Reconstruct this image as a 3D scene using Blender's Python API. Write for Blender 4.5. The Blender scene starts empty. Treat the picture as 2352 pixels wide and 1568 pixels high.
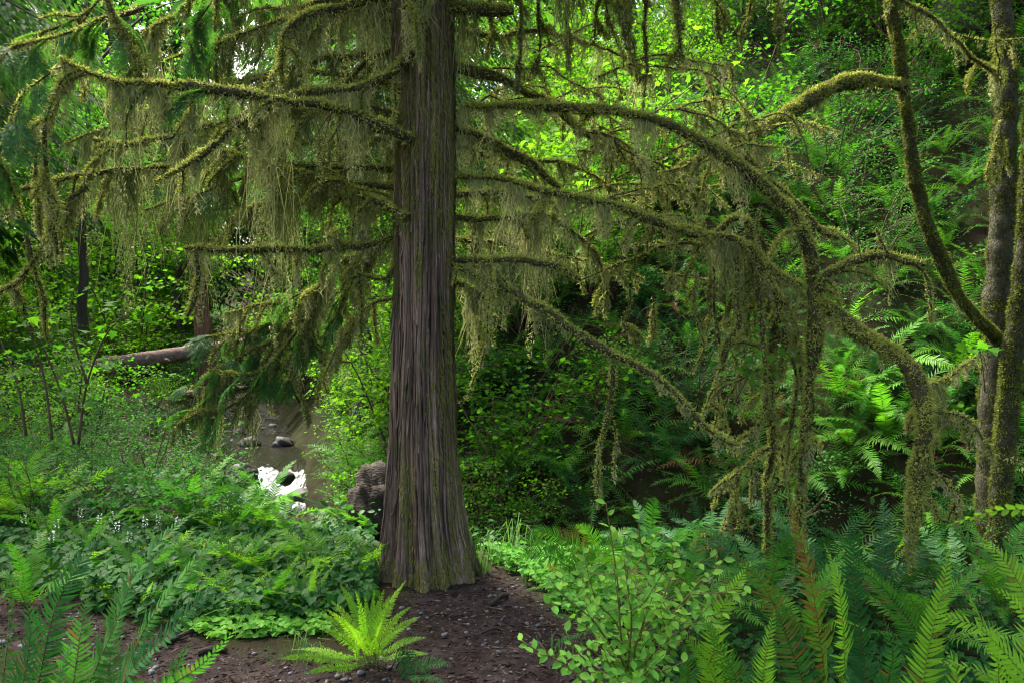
import bpy, math, random
import numpy as np
from mathutils import Vector, Matrix

rng = np.random.default_rng(11)
random.seed(11)
S = bpy.context.scene
COL = S.collection
R = math.radians

# ------------------------------------------------------------------ camera, sky, sun, exposure
FPX = 1829.0                    # focal length in pixels of a 2352 px wide picture (28 mm)
cam_d = bpy.data.cameras.new("camera")
cam_d.lens = 28.0
cam_d.sensor_width = 36.0
cam_d.clip_start = 0.05
cam_d.clip_end = 600
cam_d.dof.use_dof = True
cam_d.dof.focus_distance = 5.2
cam_d.dof.aperture_fstop = 9.0
cam = bpy.data.objects.new("camera", cam_d)
COL.objects.link(cam)
cam.location = (0, 0, 1.5)
cam.rotation_euler = (R(90), 0, 0)
S.camera = cam

SUN_EL, SUN_AZ = 56.0, -42.0      # azimuth measured from +Y towards +X
w = bpy.data.worlds.new("World")
S.world = w
w.use_nodes = True
nt = w.node_tree
for n in list(nt.nodes):
    nt.nodes.remove(n)
wo = nt.nodes.new("ShaderNodeOutputWorld")
bg = nt.nodes.new("ShaderNodeBackground")
sky = nt.nodes.new("ShaderNodeTexSky")
sky.sky_type = 'NISHITA'
sky.sun_disc = False
sky.sun_elevation = R(SUN_EL)
sky.sun_rotation = R(SUN_AZ)
sky.air_density = 0.9
sky.dust_density = 8.0
sky.ozone_density = 0.0
bg.inputs[1].default_value = 0.15
nt.links.new(sky.outputs[0], bg.inputs[0])
nt.links.new(bg.outputs[0], wo.inputs[0])

sd = bpy.data.lights.new("sun", 'SUN')
sd.energy = 3.4
sd.angle = R(12)
sd.color = (1.0, 0.95, 0.86)
sun = bpy.data.objects.new("sun", sd)
COL.objects.link(sun)
dv = Vector((math.sin(R(SUN_AZ)) * math.cos(R(SUN_EL)), math.cos(R(SUN_AZ)) * math.cos(R(SUN_EL)), math.sin(R(SUN_EL))))
sun.rotation_euler = dv.to_track_quat('Z', 'Y').to_euler()
sun.location = dv * 60

vs = S.view_settings
vs.view_transform = 'Standard'
vs.look = 'None'
vs.exposure = 2.15
vs.gamma = 1.0
S.render.engine = 'CYCLES'
S.cycles.max_bounces = 8
S.cycles.diffuse_bounces = 4
S.cycles.transmission_bounces = 6
S.cycles.transparent_max_bounces = 8
S.cycles.sample_clamp_indirect = 4.0
S.cycles.filter_width = 1.1
S.cycles.caustics_reflective = False
S.cycles.caustics_refractive = False


def P(u, v, d):
    """World point that stands at depth d along picture position (u, v) of the 2352 px survey."""
    return np.array([(u - 1176.0) / FPX * d, d, 1.5 - (v - 784.0) / FPX * d])


# ------------------------------------------------------------------ helpers
def mesh(name, V, T=None, mat=None, col=None, Q=None, smooth=False):
    V = np.asarray(V, dtype=np.float32).reshape(-1, 3)
    T = np.zeros((0, 3), np.int32) if T is None else np.asarray(T, np.int32).reshape(-1, 3)
    Q = np.zeros((0, 4), np.int32) if Q is None else np.asarray(Q, np.int32).reshape(-1, 4)
    me = bpy.data.meshes.new(name)
    me.vertices.add(len(V))
    me.vertices.foreach_set("co", V.ravel())
    nl = T.size + Q.size
    me.loops.add(nl)
    me.loops.foreach_set("vertex_index", np.concatenate([T.ravel(), Q.ravel()]).astype(np.int32))
    me.polygons.add(len(T) + len(Q))
    st = np.concatenate([np.arange(len(T)) * 3, T.size + np.arange(len(Q)) * 4]).astype(np.int32)
    me.polygons.foreach_set("loop_start", st)
    me.update(calc_edges=True)
    if smooth:
        me.polygons.foreach_set("use_smooth", np.ones(len(me.polygons), dtype=bool))
    if col is not None:
        a = me.attributes.new("Col", 'FLOAT_COLOR', 'POINT')
        c = np.ones((len(V), 4), np.float32)
        col = np.asarray(col, np.float32)
        c[:, :col.shape[1]] = col
        a.data.foreach_set("color", c.ravel())
    if mat is not None:
        me.materials.append(mat)
    return me


def ob(name, me, parent=None, loc=(0, 0, 0), rot=None, scale=None, kind=None, label=None):
    o = bpy.data.objects.new(name, me)
    COL.objects.link(o)
    o.location = tuple(loc)
    if rot is not None:
        o.rotation_euler = rot
    if scale is not None:
        o.scale = (scale,) * 3 if np.isscalar(scale) else tuple(scale)
    if parent is not None:
        o.parent = parent
    if kind:
        o["kind"] = kind
    if label:
        o["label"] = label
    return o


def tag(o, label, cat, group=None, kind=None):
    o["label"] = label
    o["category"] = cat
    if group:
        o["group"] = group
    if kind:
        o["kind"] = kind
    return o


def thing(name, label, cat, loc=(0, 0, 0), group=None, rot=None, scale=None):
    o = ob(name, None, loc=loc, rot=rot, scale=scale)
    return tag(o, label, cat, group)


def copy_tree(o, parent=None):
    c = o.copy()
    COL.objects.link(c)
    c.parent = parent
    for ch in o.children:
        copy_tree(ch, c)
    return c


class Geo:
    """Collects vertices, triangles, quads and colours."""
    def __init__(self):
        self.V, self.T, self.Q, self.C, self.n = [], [], [], [], 0

    def add(self, V, T=None, Q=None, C=None):
        V = np.asarray(V, float).reshape(-1, 3)
        if C is None:
            C = np.zeros((len(V), 3))
        C = np.asarray(C, float)
        if C.ndim == 1:
            C = np.tile(C, (len(V), 1))
        self.V.append(V)
        self.C.append(C)
        if T is not None and len(T):
            self.T.append(np.asarray(T).reshape(-1, 3) + self.n)
        if Q is not None and len(Q):
            self.Q.append(np.asarray(Q).reshape(-1, 4) + self.n)
        self.n += len(V)

    def build(self, name, mat, smooth=False, off=None):
        V = np.concatenate(self.V)
        if off is not None:
            V = V - np.asarray(off)
        return mesh(name, V, np.concatenate(self.T) if self.T else None, mat, np.concatenate(self.C),
                    np.concatenate(self.Q) if self.Q else None, smooth)


def unit(a):
    a = np.asarray(a, float)
    return a / np.maximum(np.linalg.norm(a, axis=-1, keepdims=True), 1e-9)


def spline(pts, step):
    """Catmull-Rom through points (n, k), resampled at about `step`."""
    p = np.asarray(pts, float)
    p = np.vstack([2 * p[0] - p[1], p, 2 * p[-1] - p[-2]])
    out = []
    for i in range(1, len(p) - 2):
        L = np.linalg.norm(p[i + 1, :3] - p[i, :3])
        n = max(2, int(L / step))
        t = np.linspace(0, 1, n, endpoint=False)[:, None]
        a, b, c, d = p[i - 1], p[i], p[i + 1], p[i + 2]
        out.append(.5 * (2 * b + (c - a) * t + (2 * a - 5 * b + 4 * c - d) * t ** 2 + (3 * b - a - 3 * c + d) * t ** 3))
    out.append(p[-2][None])
    return np.vstack(out)


def frames(p):
    t = unit(np.gradient(p, axis=0))
    ref = np.where(np.abs(t[:, 2:3]) > .9, np.array([[0, 1., 0]]), np.array([[0, 0, 1.]]))
    a = unit(np.cross(t, ref))
    for i in range(1, len(a)):
        v = a[i - 1] - t[i] * np.dot(a[i - 1], t[i])
        nv = np.linalg.norm(v)
        if nv > 1e-4:
            a[i] = v / nv
    b = np.cross(t, a)
    return t, a, b


def tube(p, r, ns=8, lump=0.0, cap=True):
    p = np.asarray(p, float)
    n = len(p)
    r = np.broadcast_to(np.asarray(r, float), (n,))
    t, a, b = frames(p)
    th = np.linspace(0, 2 * np.pi, ns, endpoint=False)
    rr = r[:, None] * (1 + lump * rng.normal(size=(n, ns)))
    V = p[:, None] + rr[..., None] * (np.cos(th)[None, :, None] * a[:, None] + np.sin(th)[None, :, None] * b[:, None])
    i, j = np.meshgrid(np.arange(n - 1), np.arange(ns), indexing='ij')
    k = (j + 1) % ns
    Q = np.stack([i * ns + j, i * ns + k, (i + 1) * ns + k, (i + 1) * ns + j], -1).reshape(-1, 4)
    V = V.reshape(-1, 3)
    T = np.zeros((0, 3), int)
    if cap:
        V = np.vstack([V, p[-1] + t[-1] * r[-1] * .6, p[0]])
        jj = np.arange(ns)
        e = (n - 1) * ns
        T = np.vstack([np.stack([e + jj, e + (jj + 1) % ns, np.full(ns, n * ns)], -1),
                       np.stack([(jj + 1) % ns, jj, np.full(ns, n * ns + 1)], -1)])
    return V, Q, T


def vnoise(x, y, seed=0, px=None):
    """2-D value noise, optionally periodic in x with integer period px."""
    x = np.asarray(x, float)
    y = np.asarray(y, float)
    xi, yi = np.floor(x).astype(np.int64), np.floor(y).astype(np.int64)
    fx, fy = x - xi, y - yi
    fx = fx * fx * (3 - 2 * fx)
    fy = fy * fy * (3 - 2 * fy)

    def h(a, b):
        if px:
            a = np.mod(a, px)
        k = (a * 374761393 + b * 668265263 + seed * 974711) & 0x7fffffff
        k = ((k ^ (k >> 13)) * 1274126177) & 0x7fffffff
        return ((k ^ (k >> 16)) & 0xffff) / 65535.0
    return (h(xi, yi) * (1 - fx) + h(xi + 1, yi) * fx) * (1 - fy) + (h(xi, yi + 1) * (1 - fx) + h(xi + 1, yi + 1) * fx) * fy


def fbm(x, y, o=4, seed=0):
    s, a, t = 0, .5, 0
    for k in range(o):
        s = s + a * vnoise(x * 2 ** k, y * 2 ** k, seed + k)
        t += a
        a *= .5
    return s / t


# ------------------------------------------------------------------ materials
def newmat(name):
    m = bpy.data.materials.new(name)
    m.use_nodes = True
    t = m.node_tree
    for n in list(t.nodes):
        t.nodes.remove(n)
    return m, t, t.nodes.new("ShaderNodeOutputMaterial")


def N(t, kind, **kw):
    n = t.nodes.new(kind)
    for k, v in kw.items():
        if k.startswith("i_"):
            n.inputs[int(k[2:])].default_value = v
        else:
            setattr(n, k, v)
    return n


def ramp(t, fac, stops):
    r = t.nodes.new("ShaderNodeValToRGB")
    e = r.color_ramp.elements
    while len(e) < len(stops):
        e.new(.5)
    for q, (pos, c) in zip(e, stops):
        q.position = pos
        q.color = (*c, 1)
    t.links.new(fac, r.inputs[0])
    return r.outputs[0]


def mixc(t, f, a, b, mode='MIX'):
    m = t.nodes.new("ShaderNodeMix")
    m.data_type = 'RGBA'
    m.blend_type = mode
    for sock, val in ((m.inputs[0], f), (m.inputs[6], a), (m.inputs[7], b)):
        if hasattr(val, "links"):
            t.links.new(val, sock)
        elif np.isscalar(val):
            sock.default_value = val
        else:
            sock.default_value = (*val, 1)
    return m.outputs[2]


def leaf_mat(name, stops, transl=.45, rough=.45, spec=.4, stem=(.16, .10, .04), dead=(.12, .05, .022), tbright=1.5, objvar=.5):
    """Leaf: colour from the per-leaf tone (Col.r) and the object's own random; Col.g = stem, Col.b = withered."""
    m, t, out = newmat(name)
    at = N(t, "ShaderNodeAttribute", attribute_name="Col")
    sep = N(t, "ShaderNodeSeparateColor")
    t.links.new(at.outputs["Color"], sep.inputs[0])
    oi = N(t, "ShaderNodeObjectInfo")
    mm = N(t, "ShaderNodeMath", operation='MULTIPLY_ADD')
    t.links.new(oi.outputs["Random"], mm.inputs[0])
    mm.inputs[1].default_value = objvar
    sc = N(t, "ShaderNodeMath", operation='MULTIPLY')
    t.links.new(sep.outputs[0], sc.inputs[0])
    sc.inputs[1].default_value = 1 - objvar
    t.links.new(sc.outputs[0], mm.inputs[2])
    c = ramp(t, mm.outputs[0], stops)
    c = mixc(t, sep.outputs[1], c, stem)
    c = mixc(t, sep.outputs[2], c, dead)
    pr = N(t, "ShaderNodeBsdfPrincipled")
    pr.inputs["Roughness"].default_value = rough + .12
    pr.inputs["Specular IOR Level"].default_value = spec * .28
    t.links.new(c, pr.inputs["Base Color"])
    tr = N(t, "ShaderNodeBsdfTranslucent")
    tc = mixc(t, 1.0, c, (tbright * 1.15, tbright * 1.25, tbright * .45), 'MULTIPLY')
    t.links.new(tc, tr.inputs[0])
    mx = N(t, "ShaderNodeMixShader", i_0=transl)
    t.links.new(pr.outputs[0], mx.inputs[1])
    t.links.new(tr.outputs[0], mx.inputs[2])
    t.links.new(mx.outputs[0], out.inputs[0])
    return m


def moss_mat(name, stops, transl=.3):
    m, t, out = newmat(name)
    at = N(t, "ShaderNodeAttribute", attribute_name="Col")
    sep = N(t, "ShaderNodeSeparateColor")
    t.links.new(at.outputs["Color"], sep.inputs[0])
    c = ramp(t, sep.outputs[0], stops)
    d = N(t, "ShaderNodeBsdfDiffuse", i_1=.9)
    t.links.new(c, d.inputs[0])
    tr = N(t, "ShaderNodeBsdfTranslucent")
    t.links.new(c, tr.inputs[0])
    mx = N(t, "ShaderNodeMixShader", i_0=transl)
    t.links.new(d.outputs[0], mx.inputs[1])
    t.links.new(tr.outputs[0], mx.inputs[2])
    t.links.new(mx.outputs[0], out.inputs[0])
    return m


def solid_mat(name, stops, scale=6, stretch=(1, 1, 1), rough=.85, spec=.2, bump=.4, detail=6, bscale=None):
    m, t, out = newmat(name)
    tc = N(t, "ShaderNodeTexCoord")
    mp = N(t, "ShaderNodeMapping")
    mp.inputs["Scale"].default_value = stretch
    t.links.new(tc.outputs["Object"], mp.inputs[0])
    no = N(t, "ShaderNodeTexNoise")
    no.inputs["Scale"].default_value = scale
    no.inputs["Detail"].default_value = detail
    no.inputs["Roughness"].default_value = .65
    t.links.new(mp.outputs[0], no.inputs["Vector"])
    c = ramp(t, no.outputs[0], stops)
    pr = N(t, "ShaderNodeBsdfPrincipled")
    pr.inputs["Roughness"].default_value = rough
    pr.inputs["Specular IOR Level"].default_value = spec
    t.links.new(c, pr.inputs["Base Color"])
    if bump:
        n2 = N(t, "ShaderNodeTexNoise")
        n2.inputs["Scale"].default_value = bscale or scale * 4
        n2.inputs["Detail"].default_value = 5
        t.links.new(mp.outputs[0], n2.inputs["Vector"])
        bp = N(t, "ShaderNodeBump", i_0=bump)
        bp.inputs["Distance"].default_value = .02
        t.links.new(n2.outputs[0], bp.inputs["Height"])
        t.links.new(bp.outputs[0], pr.inputs["Normal"])
    t.links.new(pr.outputs[0], out.inputs[0])
    return m


M = {}
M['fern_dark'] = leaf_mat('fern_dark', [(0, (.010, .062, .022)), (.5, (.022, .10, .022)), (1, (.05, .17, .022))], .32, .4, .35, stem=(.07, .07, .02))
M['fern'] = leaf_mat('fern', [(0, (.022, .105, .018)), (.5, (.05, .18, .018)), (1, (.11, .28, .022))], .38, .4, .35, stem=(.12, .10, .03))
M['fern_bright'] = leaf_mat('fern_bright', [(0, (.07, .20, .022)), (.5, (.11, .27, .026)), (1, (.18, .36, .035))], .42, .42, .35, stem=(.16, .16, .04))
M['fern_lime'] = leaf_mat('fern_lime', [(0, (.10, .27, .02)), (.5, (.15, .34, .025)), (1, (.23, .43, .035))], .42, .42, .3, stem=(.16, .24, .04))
M['maple'] = leaf_mat('maple', [(0, (.022, .095, .012)), (.5, (.05, .165, .014)), (1, (.11, .25, .016))], .5, .5, .35)
M['maple_bright'] = leaf_mat('maple_bright', [(0, (.05, .17, .015)), (.5, (.10, .25, .018)), (1, (.17, .33, .025))], .5, .5, .3, tbright=1.3)
M['shrub_blue'] = leaf_mat('shrub_blue', [(0, (.013, .07, .02)), (.5, (.028, .12, .024)), (1, (.065, .20, .026))], .4, .45, .45)
M['ground_leaf'] = leaf_mat('ground_leaf', [(0, (.008, .045, .010)), (.5, (.021, .095, .017)), (1, (.065, .20, .022))], .35, .4, .35)
M['huckle'] = leaf_mat('huckle', [(0, (.06, .20, .03)), (.5, (.10, .28, .04)), (1, (.19, .38, .045))], .42, .5, .3, stem=(.14, .13, .05))
M['cedar_leaf'] = leaf_mat('cedar_leaf', [(0, (.025, .085, .03)), (.5, (.045, .13, .035)), (1, (.10, .21, .045))], .35, .5, .35, stem=(.07, .045, .03))
M['conifer_far'] = leaf_mat('conifer_far', [(0, (.02, .065, .025)), (.5, (.035, .09, .03)), (1, (.06, .13, .03))], .3, .55, .25)
M['grass'] = leaf_mat('grass', [(0, (.035, .10, .025)), (1, (.075, .17, .04))], .4, .45, .4)
M['moss_coat'] = moss_mat('moss_coat', [(0, (.078, .10, .022)), (.45, (.22, .262, .05)), (1, (.44, .475, .11))])
M['moss_hang'] = moss_mat('moss_hang', [(0, (.08, .105, .038)), (.35, (.195, .235, .076)), (.7, (.345, .38, .135)), (1, (.46, .46, .21))], .35)
M['moss_trunk'] = moss_mat('moss_trunk', [(0, (.08, .09, .025)), (.6, (.19, .195, .05)), (1, (.31, .30, .085))], .2)
M['moss_ground'] = moss_mat('moss_ground', [(0, (.06, .08, .012)), (.6, (.15, .16, .02)), (1, (.24, .2, .03))], .2)
M['bark_dark'] = solid_mat('bark_dark', [(.3, (.035, .026, .018)), (.7, (.075, .06, .035))], 12, bump=.6)
M['bark_maple'] = solid_mat('bark_maple', [(.25, (.02, .022, .014)), (.5, (.045, .044, .024)), (.8, (.10, .10, .075))], 22, (1, 1, .45), bump=.9)
M['bark_far'] = solid_mat('bark_far', [(.3, (.05, .042, .034)), (.7, (.12, .10, .085))], 3, (1, 1, .15), bump=.5)
M['stem'] = solid_mat('stem', [(.3, (.06, .04, .025)), (.7, (.12, .085, .05))], 10, bump=0)
M['rock'] = solid_mat('rock', [(.25, (.012, .014, .013)), (.55, (.035, .036, .034)), (.8, (.06, .065, .04))], 3, bump=.7, rough=.65, spec=.3)
M['log'] = solid_mat('log', [(.25, (.07, .042, .033)), (.5, (.20, .135, .11)), (.75, (.36, .27, .23))], 3, (.5, 6, 6), bump=.9)
M['pebble'] = solid_mat('pebble', [(.3, (.035, .035, .038)), (.5, (.08, .08, .085)), (.75, (.17, .165, .165))], 2.2, bump=.2, rough=.6, spec=.35)
M['root'] = solid_mat('root', [(.25, (.014, .011, .008)), (.55, (.034, .028, .02)), (.8, (.07, .06, .042))], 7, (1, 1, 2.5), bump=.9)
M['snag'] = solid_mat('snag', [(.3, (.06, .03, .018)), (.5, (.17, .095, .06)), (.75, (.30, .21, .16))], 5, (4, 4, .35), bump=.9)
M['petal'] = solid_mat('petal', [(0, (.75, .75, .7)), (1, (.8, .8, .75))], 5, bump=0)


def bark_cedar_mat():
    m, t, out = newmat('bark_cedar')
    tc = N(t, "ShaderNodeTexCoord")
    mp = N(t, "ShaderNodeMapping")
    mp.inputs["Scale"].default_value = (48, 48, 1.8)
    t.links.new(tc.outputs["Object"], mp.inputs[0])
    no = N(t, "ShaderNodeTexNoise")
    no.inputs["Scale"].default_value = 1.6
    no.inputs["Detail"].default_value = 7
    no.inputs["Roughness"].default_value = .7
    t.links.new(mp.outputs[0], no.inputs["Vector"])
    c = ramp(t, no.outputs[0], [(.3, (.042, .026, .017)), (.43, (.125, .084, .056)), (.56, (.235, .168, .118)), (.7, (.40, .31, .235))])
    mp2 = N(t, "ShaderNodeMapping")
    mp2.inputs["Scale"].default_value = (5, 5, .8)
    t.links.new(tc.outputs["Object"], mp2.inputs[0])
    n2 = N(t, "ShaderNodeTexNoise")
    n2.inputs["Scale"].default_value = 1.3
    n2.inputs["Detail"].default_value = 3
    t.links.new(mp2.outputs[0], n2.inputs["Vector"])
    f = ramp(t, n2.outputs[0], [(.45, (0, 0, 0)), (.68, (1, 1, 1))])
    c = mixc(t, f, c, (.35, .27, .205), 'MIX')
    bw = t.nodes[-1]
    # weathered grey patches only partly cover the red bark
    mul = N(t, "ShaderNodeMath", operation='MULTIPLY')
    t.links.new(f, mul.inputs[0])
    mul.inputs[1].default_value = .35
    t.links.new(mul.outputs[0], bw.inputs[0])
    n5 = N(t, "ShaderNodeTexNoise")
    n5.inputs["Scale"].default_value = 2.2
    n5.inputs["Detail"].default_value = 4
    mp5 = N(t, "ShaderNodeMapping")
    mp5.inputs["Scale"].default_value = (2.6, 2.6, .55)
    t.links.new(tc.outputs["Object"], mp5.inputs[0])
    t.links.new(mp5.outputs[0], n5.inputs["Vector"])
    c = mixc(t, 1.0, c, ramp(t, n5.outputs[0], [(.32, (.42, .40, .40)), (.5, (.95, .92, .9)), (.68, (1.35, 1.3, 1.28))]), 'MULTIPLY')
    n4 = N(t, "ShaderNodeTexNoise")
    n4.inputs["Scale"].default_value = 3.2
    n4.inputs["Detail"].default_value = 8
    n4.inputs["Roughness"].default_value = .72
    mp4 = N(t, "ShaderNodeMapping")
    mp4.inputs["Scale"].default_value = (3.2, 3.2, 1.0)
    t.links.new(tc.outputs["Object"], mp4.inputs[0])
    t.links.new(mp4.outputs[0], n4.inputs["Vector"])
    mf = ramp(t, n4.outputs[0], [(.53, (0, 0, 0)), (.62, (.75, .75, .75))])
    c = mixc(t, mf, c, (.10, .11, .03))
    pr = N(t, "ShaderNodeBsdfPrincipled")
    pr.inputs["Roughness"].default_value = .75
    pr.inputs["Specular IOR Level"].default_value = .3
    t.links.new(c, pr.inputs["Base Color"])
    bp = N(t, "ShaderNodeBump", i_0=.9)
    bp.inputs["Distance"].default_value = .02
    t.links.new(no.outputs[0], bp.inputs["Height"])
    t.links.new(bp.outputs[0], pr.inputs["Normal"])
    t.links.new(pr.outputs[0], out.inputs[0])
    return m


M['bark_cedar'] = bark_cedar_mat()


def ground_mat():
    m, t, out = newmat('ground')
    at = N(t, "ShaderNodeAttribute", attribute_name="Col")
    sep = N(t, "ShaderNodeSeparateColor")
    t.links.new(at.outputs["Color"], sep.inputs[0])
    tc = N(t, "ShaderNodeTexCoord")
    no = N(t, "ShaderNodeTexNoise")
    no.inputs["Scale"].default_value = 9
    no.inputs["Detail"].default_value = 8
    no.inputs["Roughness"].default_value = .75
    t.links.new(tc.outputs["Object"], no.inputs["Vector"])
    path = ramp(t, no.outputs[0], [(.28, (.009, .007, .006)), (.5, (.024, .018, .016)), (.75, (.065, .054, .05))])
    n2 = N(t, "ShaderNodeTexNoise")
    n2.inputs["Scale"].default_value = 3
    n2.inputs["Detail"].default_value = 7
    t.links.new(tc.outputs["Object"], n2.inputs["Vector"])
    soil = ramp(t, n2.outputs[0], [(.3, (.010, .008, .005)), (.5, (.02, .018, .008)), (.7, (.025, .04, .010))])
    c = mixc(t, sep.outputs[0], soil, path)
    pr = N(t, "ShaderNodeBsdfPrincipled")
    pr.inputs["Roughness"].default_value = .95
    pr.inputs["Specular IOR Level"].default_value = .06
    t.links.new(c, pr.inputs["Base Color"])
    n3 = N(t, "ShaderNodeTexNoise")
    n3.inputs["Scale"].default_value = 40
    n3.inputs["Detail"].default_value = 5
    t.links.new(tc.outputs["Object"], n3.inputs["Vector"])
    bp = N(t, "ShaderNodeBump", i_0=.8)
    bp.inputs["Distance"].default_value = .015
    t.links.new(n3.outputs[0], bp.inputs["Height"])
    t.links.new(bp.outputs[0], pr.inputs["Normal"])
    t.links.new(pr.outputs[0], out.inputs[0])
    return m


M['ground'] = ground_mat()


def water_mat():
    m, t, out = newmat('water')
    at = N(t, "ShaderNodeAttribute", attribute_name="Col")
    sep = N(t, "ShaderNodeSeparateColor")
    t.links.new(at.outputs["Color"], sep.inputs[0])
    tc = N(t, "ShaderNodeTexCoord")
    mp = N(t, "ShaderNodeMapping")
    mp.inputs["Scale"].default_value = (7, 1.6, 3)
    t.links.new(tc.outputs["Object"], mp.inputs[0])
    no = N(t, "ShaderNodeTexNoise")
    no.inputs["Scale"].default_value = 2.2
    no.inputs["Detail"].default_value = 5
    t.links.new(mp.outputs[0], no.inputs["Vector"])
    add = N(t, "ShaderNodeMath", operation='ADD')
    t.links.new(sep.outputs[0], add.inputs[0])
    t.links.new(no.outputs[0], add.inputs[1])
    fo = ramp(t, add.outputs[0], [(.78, (0, 0, 0)), (1.0, (1, 1, 1))])
    bed = ramp(t, no.outputs[0], [(.3, (.004, .004, .003)), (.7, (.016, .012, .007))])
    pr = N(t, "ShaderNodeBsdfPrincipled")
    pr.inputs["Roughness"].default_value = .25
    pr.inputs["IOR"].default_value = 1.33
    c = mixc(t, fo, bed, (.36, .38, .40))
    t.links.new(c, pr.inputs["Base Color"])
    rr = N(t, "ShaderNodeMapRange")
    t.links.new(fo, rr.inputs[0])
    rr.inputs[3].default_value = .22
    rr.inputs[4].default_value = .8
    t.links.new(rr.outputs[0], pr.inputs["Roughness"])
    bp = N(t, "ShaderNodeBump", i_0=.6)
    bp.inputs["Distance"].default_value = .08
    t.links.new(no.outputs[0], bp.inputs["Height"])
    t.links.new(bp.outputs[0], pr.inputs["Normal"])
    t.links.new(pr.outputs[0], out.inputs[0])
    return m


M['water'] = water_mat()

# ------------------------------------------------------------------ terrain
CREEK = np.array([  # x, y, water level, half width
    (-17, 52, .2, 1.25), (-13.2, 39, -.35, 1.09), (-9.9, 29.5, -.75, 1.01), (-8.6, 26, -.8, 0.86), (-7.2, 22.5, -1.0, 0.78), (-5.6, 18, -1.03, 0.74), (-4.85, 15.8, -1.08, 0.62),
    (-4.35, 14.2, -1.55, 0.55), (-3.7, 12.2, -1.62, 0.55), (-2.9, 10.4, -1.7, 0.55), (-.9, 8.7, -1.75, 0.47), (2.2, 7.3, -1.65, 0.31),
    (6.0, 5.6, -1.2, 0.23), (12, 3, -.4, 0.23), (40, -8, 1.0, 0.23)])


def creek_dist(x, y):
    """distance to the creek line, side (+1 hill side), and its level and half width there."""
    best = np.full(x.shape, 1e9)
    side = np.ones(x.shape)
    lev = np.zeros(x.shape)
    hw = np.zeros(x.shape)
    for a, b in zip(CREEK[:-1], CREEK[1:]):
        dx, dy = b[0] - a[0], b[1] - a[1]
        t = np.clip(((x - a[0]) * dx + (y - a[1]) * dy) / (dx * dx + dy * dy), 0, 1)
        qx, qy = a[0] + t * dx, a[1] + t * dy
        d = np.hypot(x - qx, y - qy)
        m = d < best
        best = np.where(m, d, best)
        cr = dx * (y - a[1]) - dy * (x - a[0])
        side = np.where(m, np.where(cr > 0, 1., -1.), side)
        lev = np.where(m, a[2] + t * (b[2] - a[2]), lev)
        hw = np.where(m, a[3] + t * (b[3] - a[3]), hw)
    return best, side, lev, hw


def sstep(a, b, x):
    t = np.clip((x - a) / (b - a), 0, 1)
    return t * t * (3 - 2 * t)


def height(x, y):
    x = np.asarray(x, float)
    y = np.asarray(y, float)
    d, s, lev, hw = creek_dist(x, y)
    e = np.maximum(d - hw, 0)
    rough = (fbm(x * .9, y * .9, 3, 3) - .5)
    # hill side: steep bank, then a long slope that eases off high up
    up = 1.15 * e - .12 * np.maximum(e - 3, 0)
    up = np.where(up > 9, 9 + 4 * (1 - np.exp(-(up - 9) / 5)), up)
    hill = lev - .12 + up + rough * .9 * sstep(.3, 2, e)
    # our side: bank up to a shelf, then a gentle rise away from the water
    sh = sstep(14, 9, y)
    shelf = (lev + .9) * (1 - sh)
    k = sstep(.0, 2.2, e)
    ours = (lev - .12) * (1 - k) + shelf * k + .33 * np.maximum(e - 5, 0) * sstep(9, 16, y) + .5 * np.maximum(e - 14, 0) * sstep(9, 16, y) * .6
    ours = np.minimum(ours, 9) + rough * .35 * sstep(.3, 2, e) * sstep(5.5, 8, y)
    z = np.where(s > 0, hill, ours)
    bed = np.clip(hw - d, 0, 1)
    z = np.where(d < hw, lev - .12 - .25 * bed, z)
    # the mound the cedar stands on and the uneven trodden path
    near = sstep(8, 5.5, y)
    z = z + near * (.05 * np.exp(-((x + .5) ** 2 + (y - 5.1) ** 2) / .8) + .05 * (fbm(x * 1.7, y * 1.7, 4, 9) - .5) + .015 * (fbm(x * 9, y * 9, 3, 19) - .5))
    return z


def path_mask(x, y):
    c = np.interp(y, [0, 2, 3.2, 4.2, 5.2, 6], [.1, .05, .0, -.12, -.35, -.4])
    hw = np.interp(y, [0, 2, 3.2, 4.2, 5.0, 5.6], [1.1, .9, .55, .45, .3, .05])
    m1 = sstep(1.25, .75, np.abs(x - c) / hw + .5 * (fbm(x * 3, y * 3, 3, 5) - .5)) * (y < 6)
    yc = np.interp(x, [-4, -2.6, -1.4, -.4, .5], [4.6, 4.3, 3.55, 3.3, 3.2])
    m2 = sstep(1.25, .7, np.abs(y - yc) / .32 + .6 * (fbm(x * 3, y * 3, 3, 6) - .5)) * (x < .5)
    return np.maximum(m1, m2)


def axis(parts):
    return np.unique(np.round(np.concatenate([np.arange(a, b, s) for a, b, s in parts]), 4))


gx = axis([(-160, -30, 8), (-30, -5, .5), (-5, 5, .07), (5, 16, .4), (16, 60, 1.5), (60, 161, 10)])
gy = axis([(-60, -2, 6), (-2, 1, .5), (1, 9, .07), (9, 34, .35), (34, 80, 1.5), (80, 241, 10)])
X, Y = np.meshgrid(gx, gy, indexing='ij')
Z = height(X, Y)
ni, nj = X.shape
i, j = np.meshgrid(np.arange(ni - 1), np.arange(nj - 1), indexing='ij')
Qg = np.stack([i * nj + j, (i + 1) * nj + j, (i + 1) * nj + j + 1, i * nj + j + 1], -1).reshape(-1, 4)
pm = path_mask(X, Y).ravel()
g = ob("ground", mesh("ground", np.stack([X, Y, Z], -1).reshape(-1, 3), None, M['ground'], np.stack([pm, pm, pm], -1), Qg, True), kind="structure")
g["label"] = "dark forest floor with a brown gravel path and a steep bank"


def hz(x, y):
    return float(height(np.array([x]), np.array([y]))[0])


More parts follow.
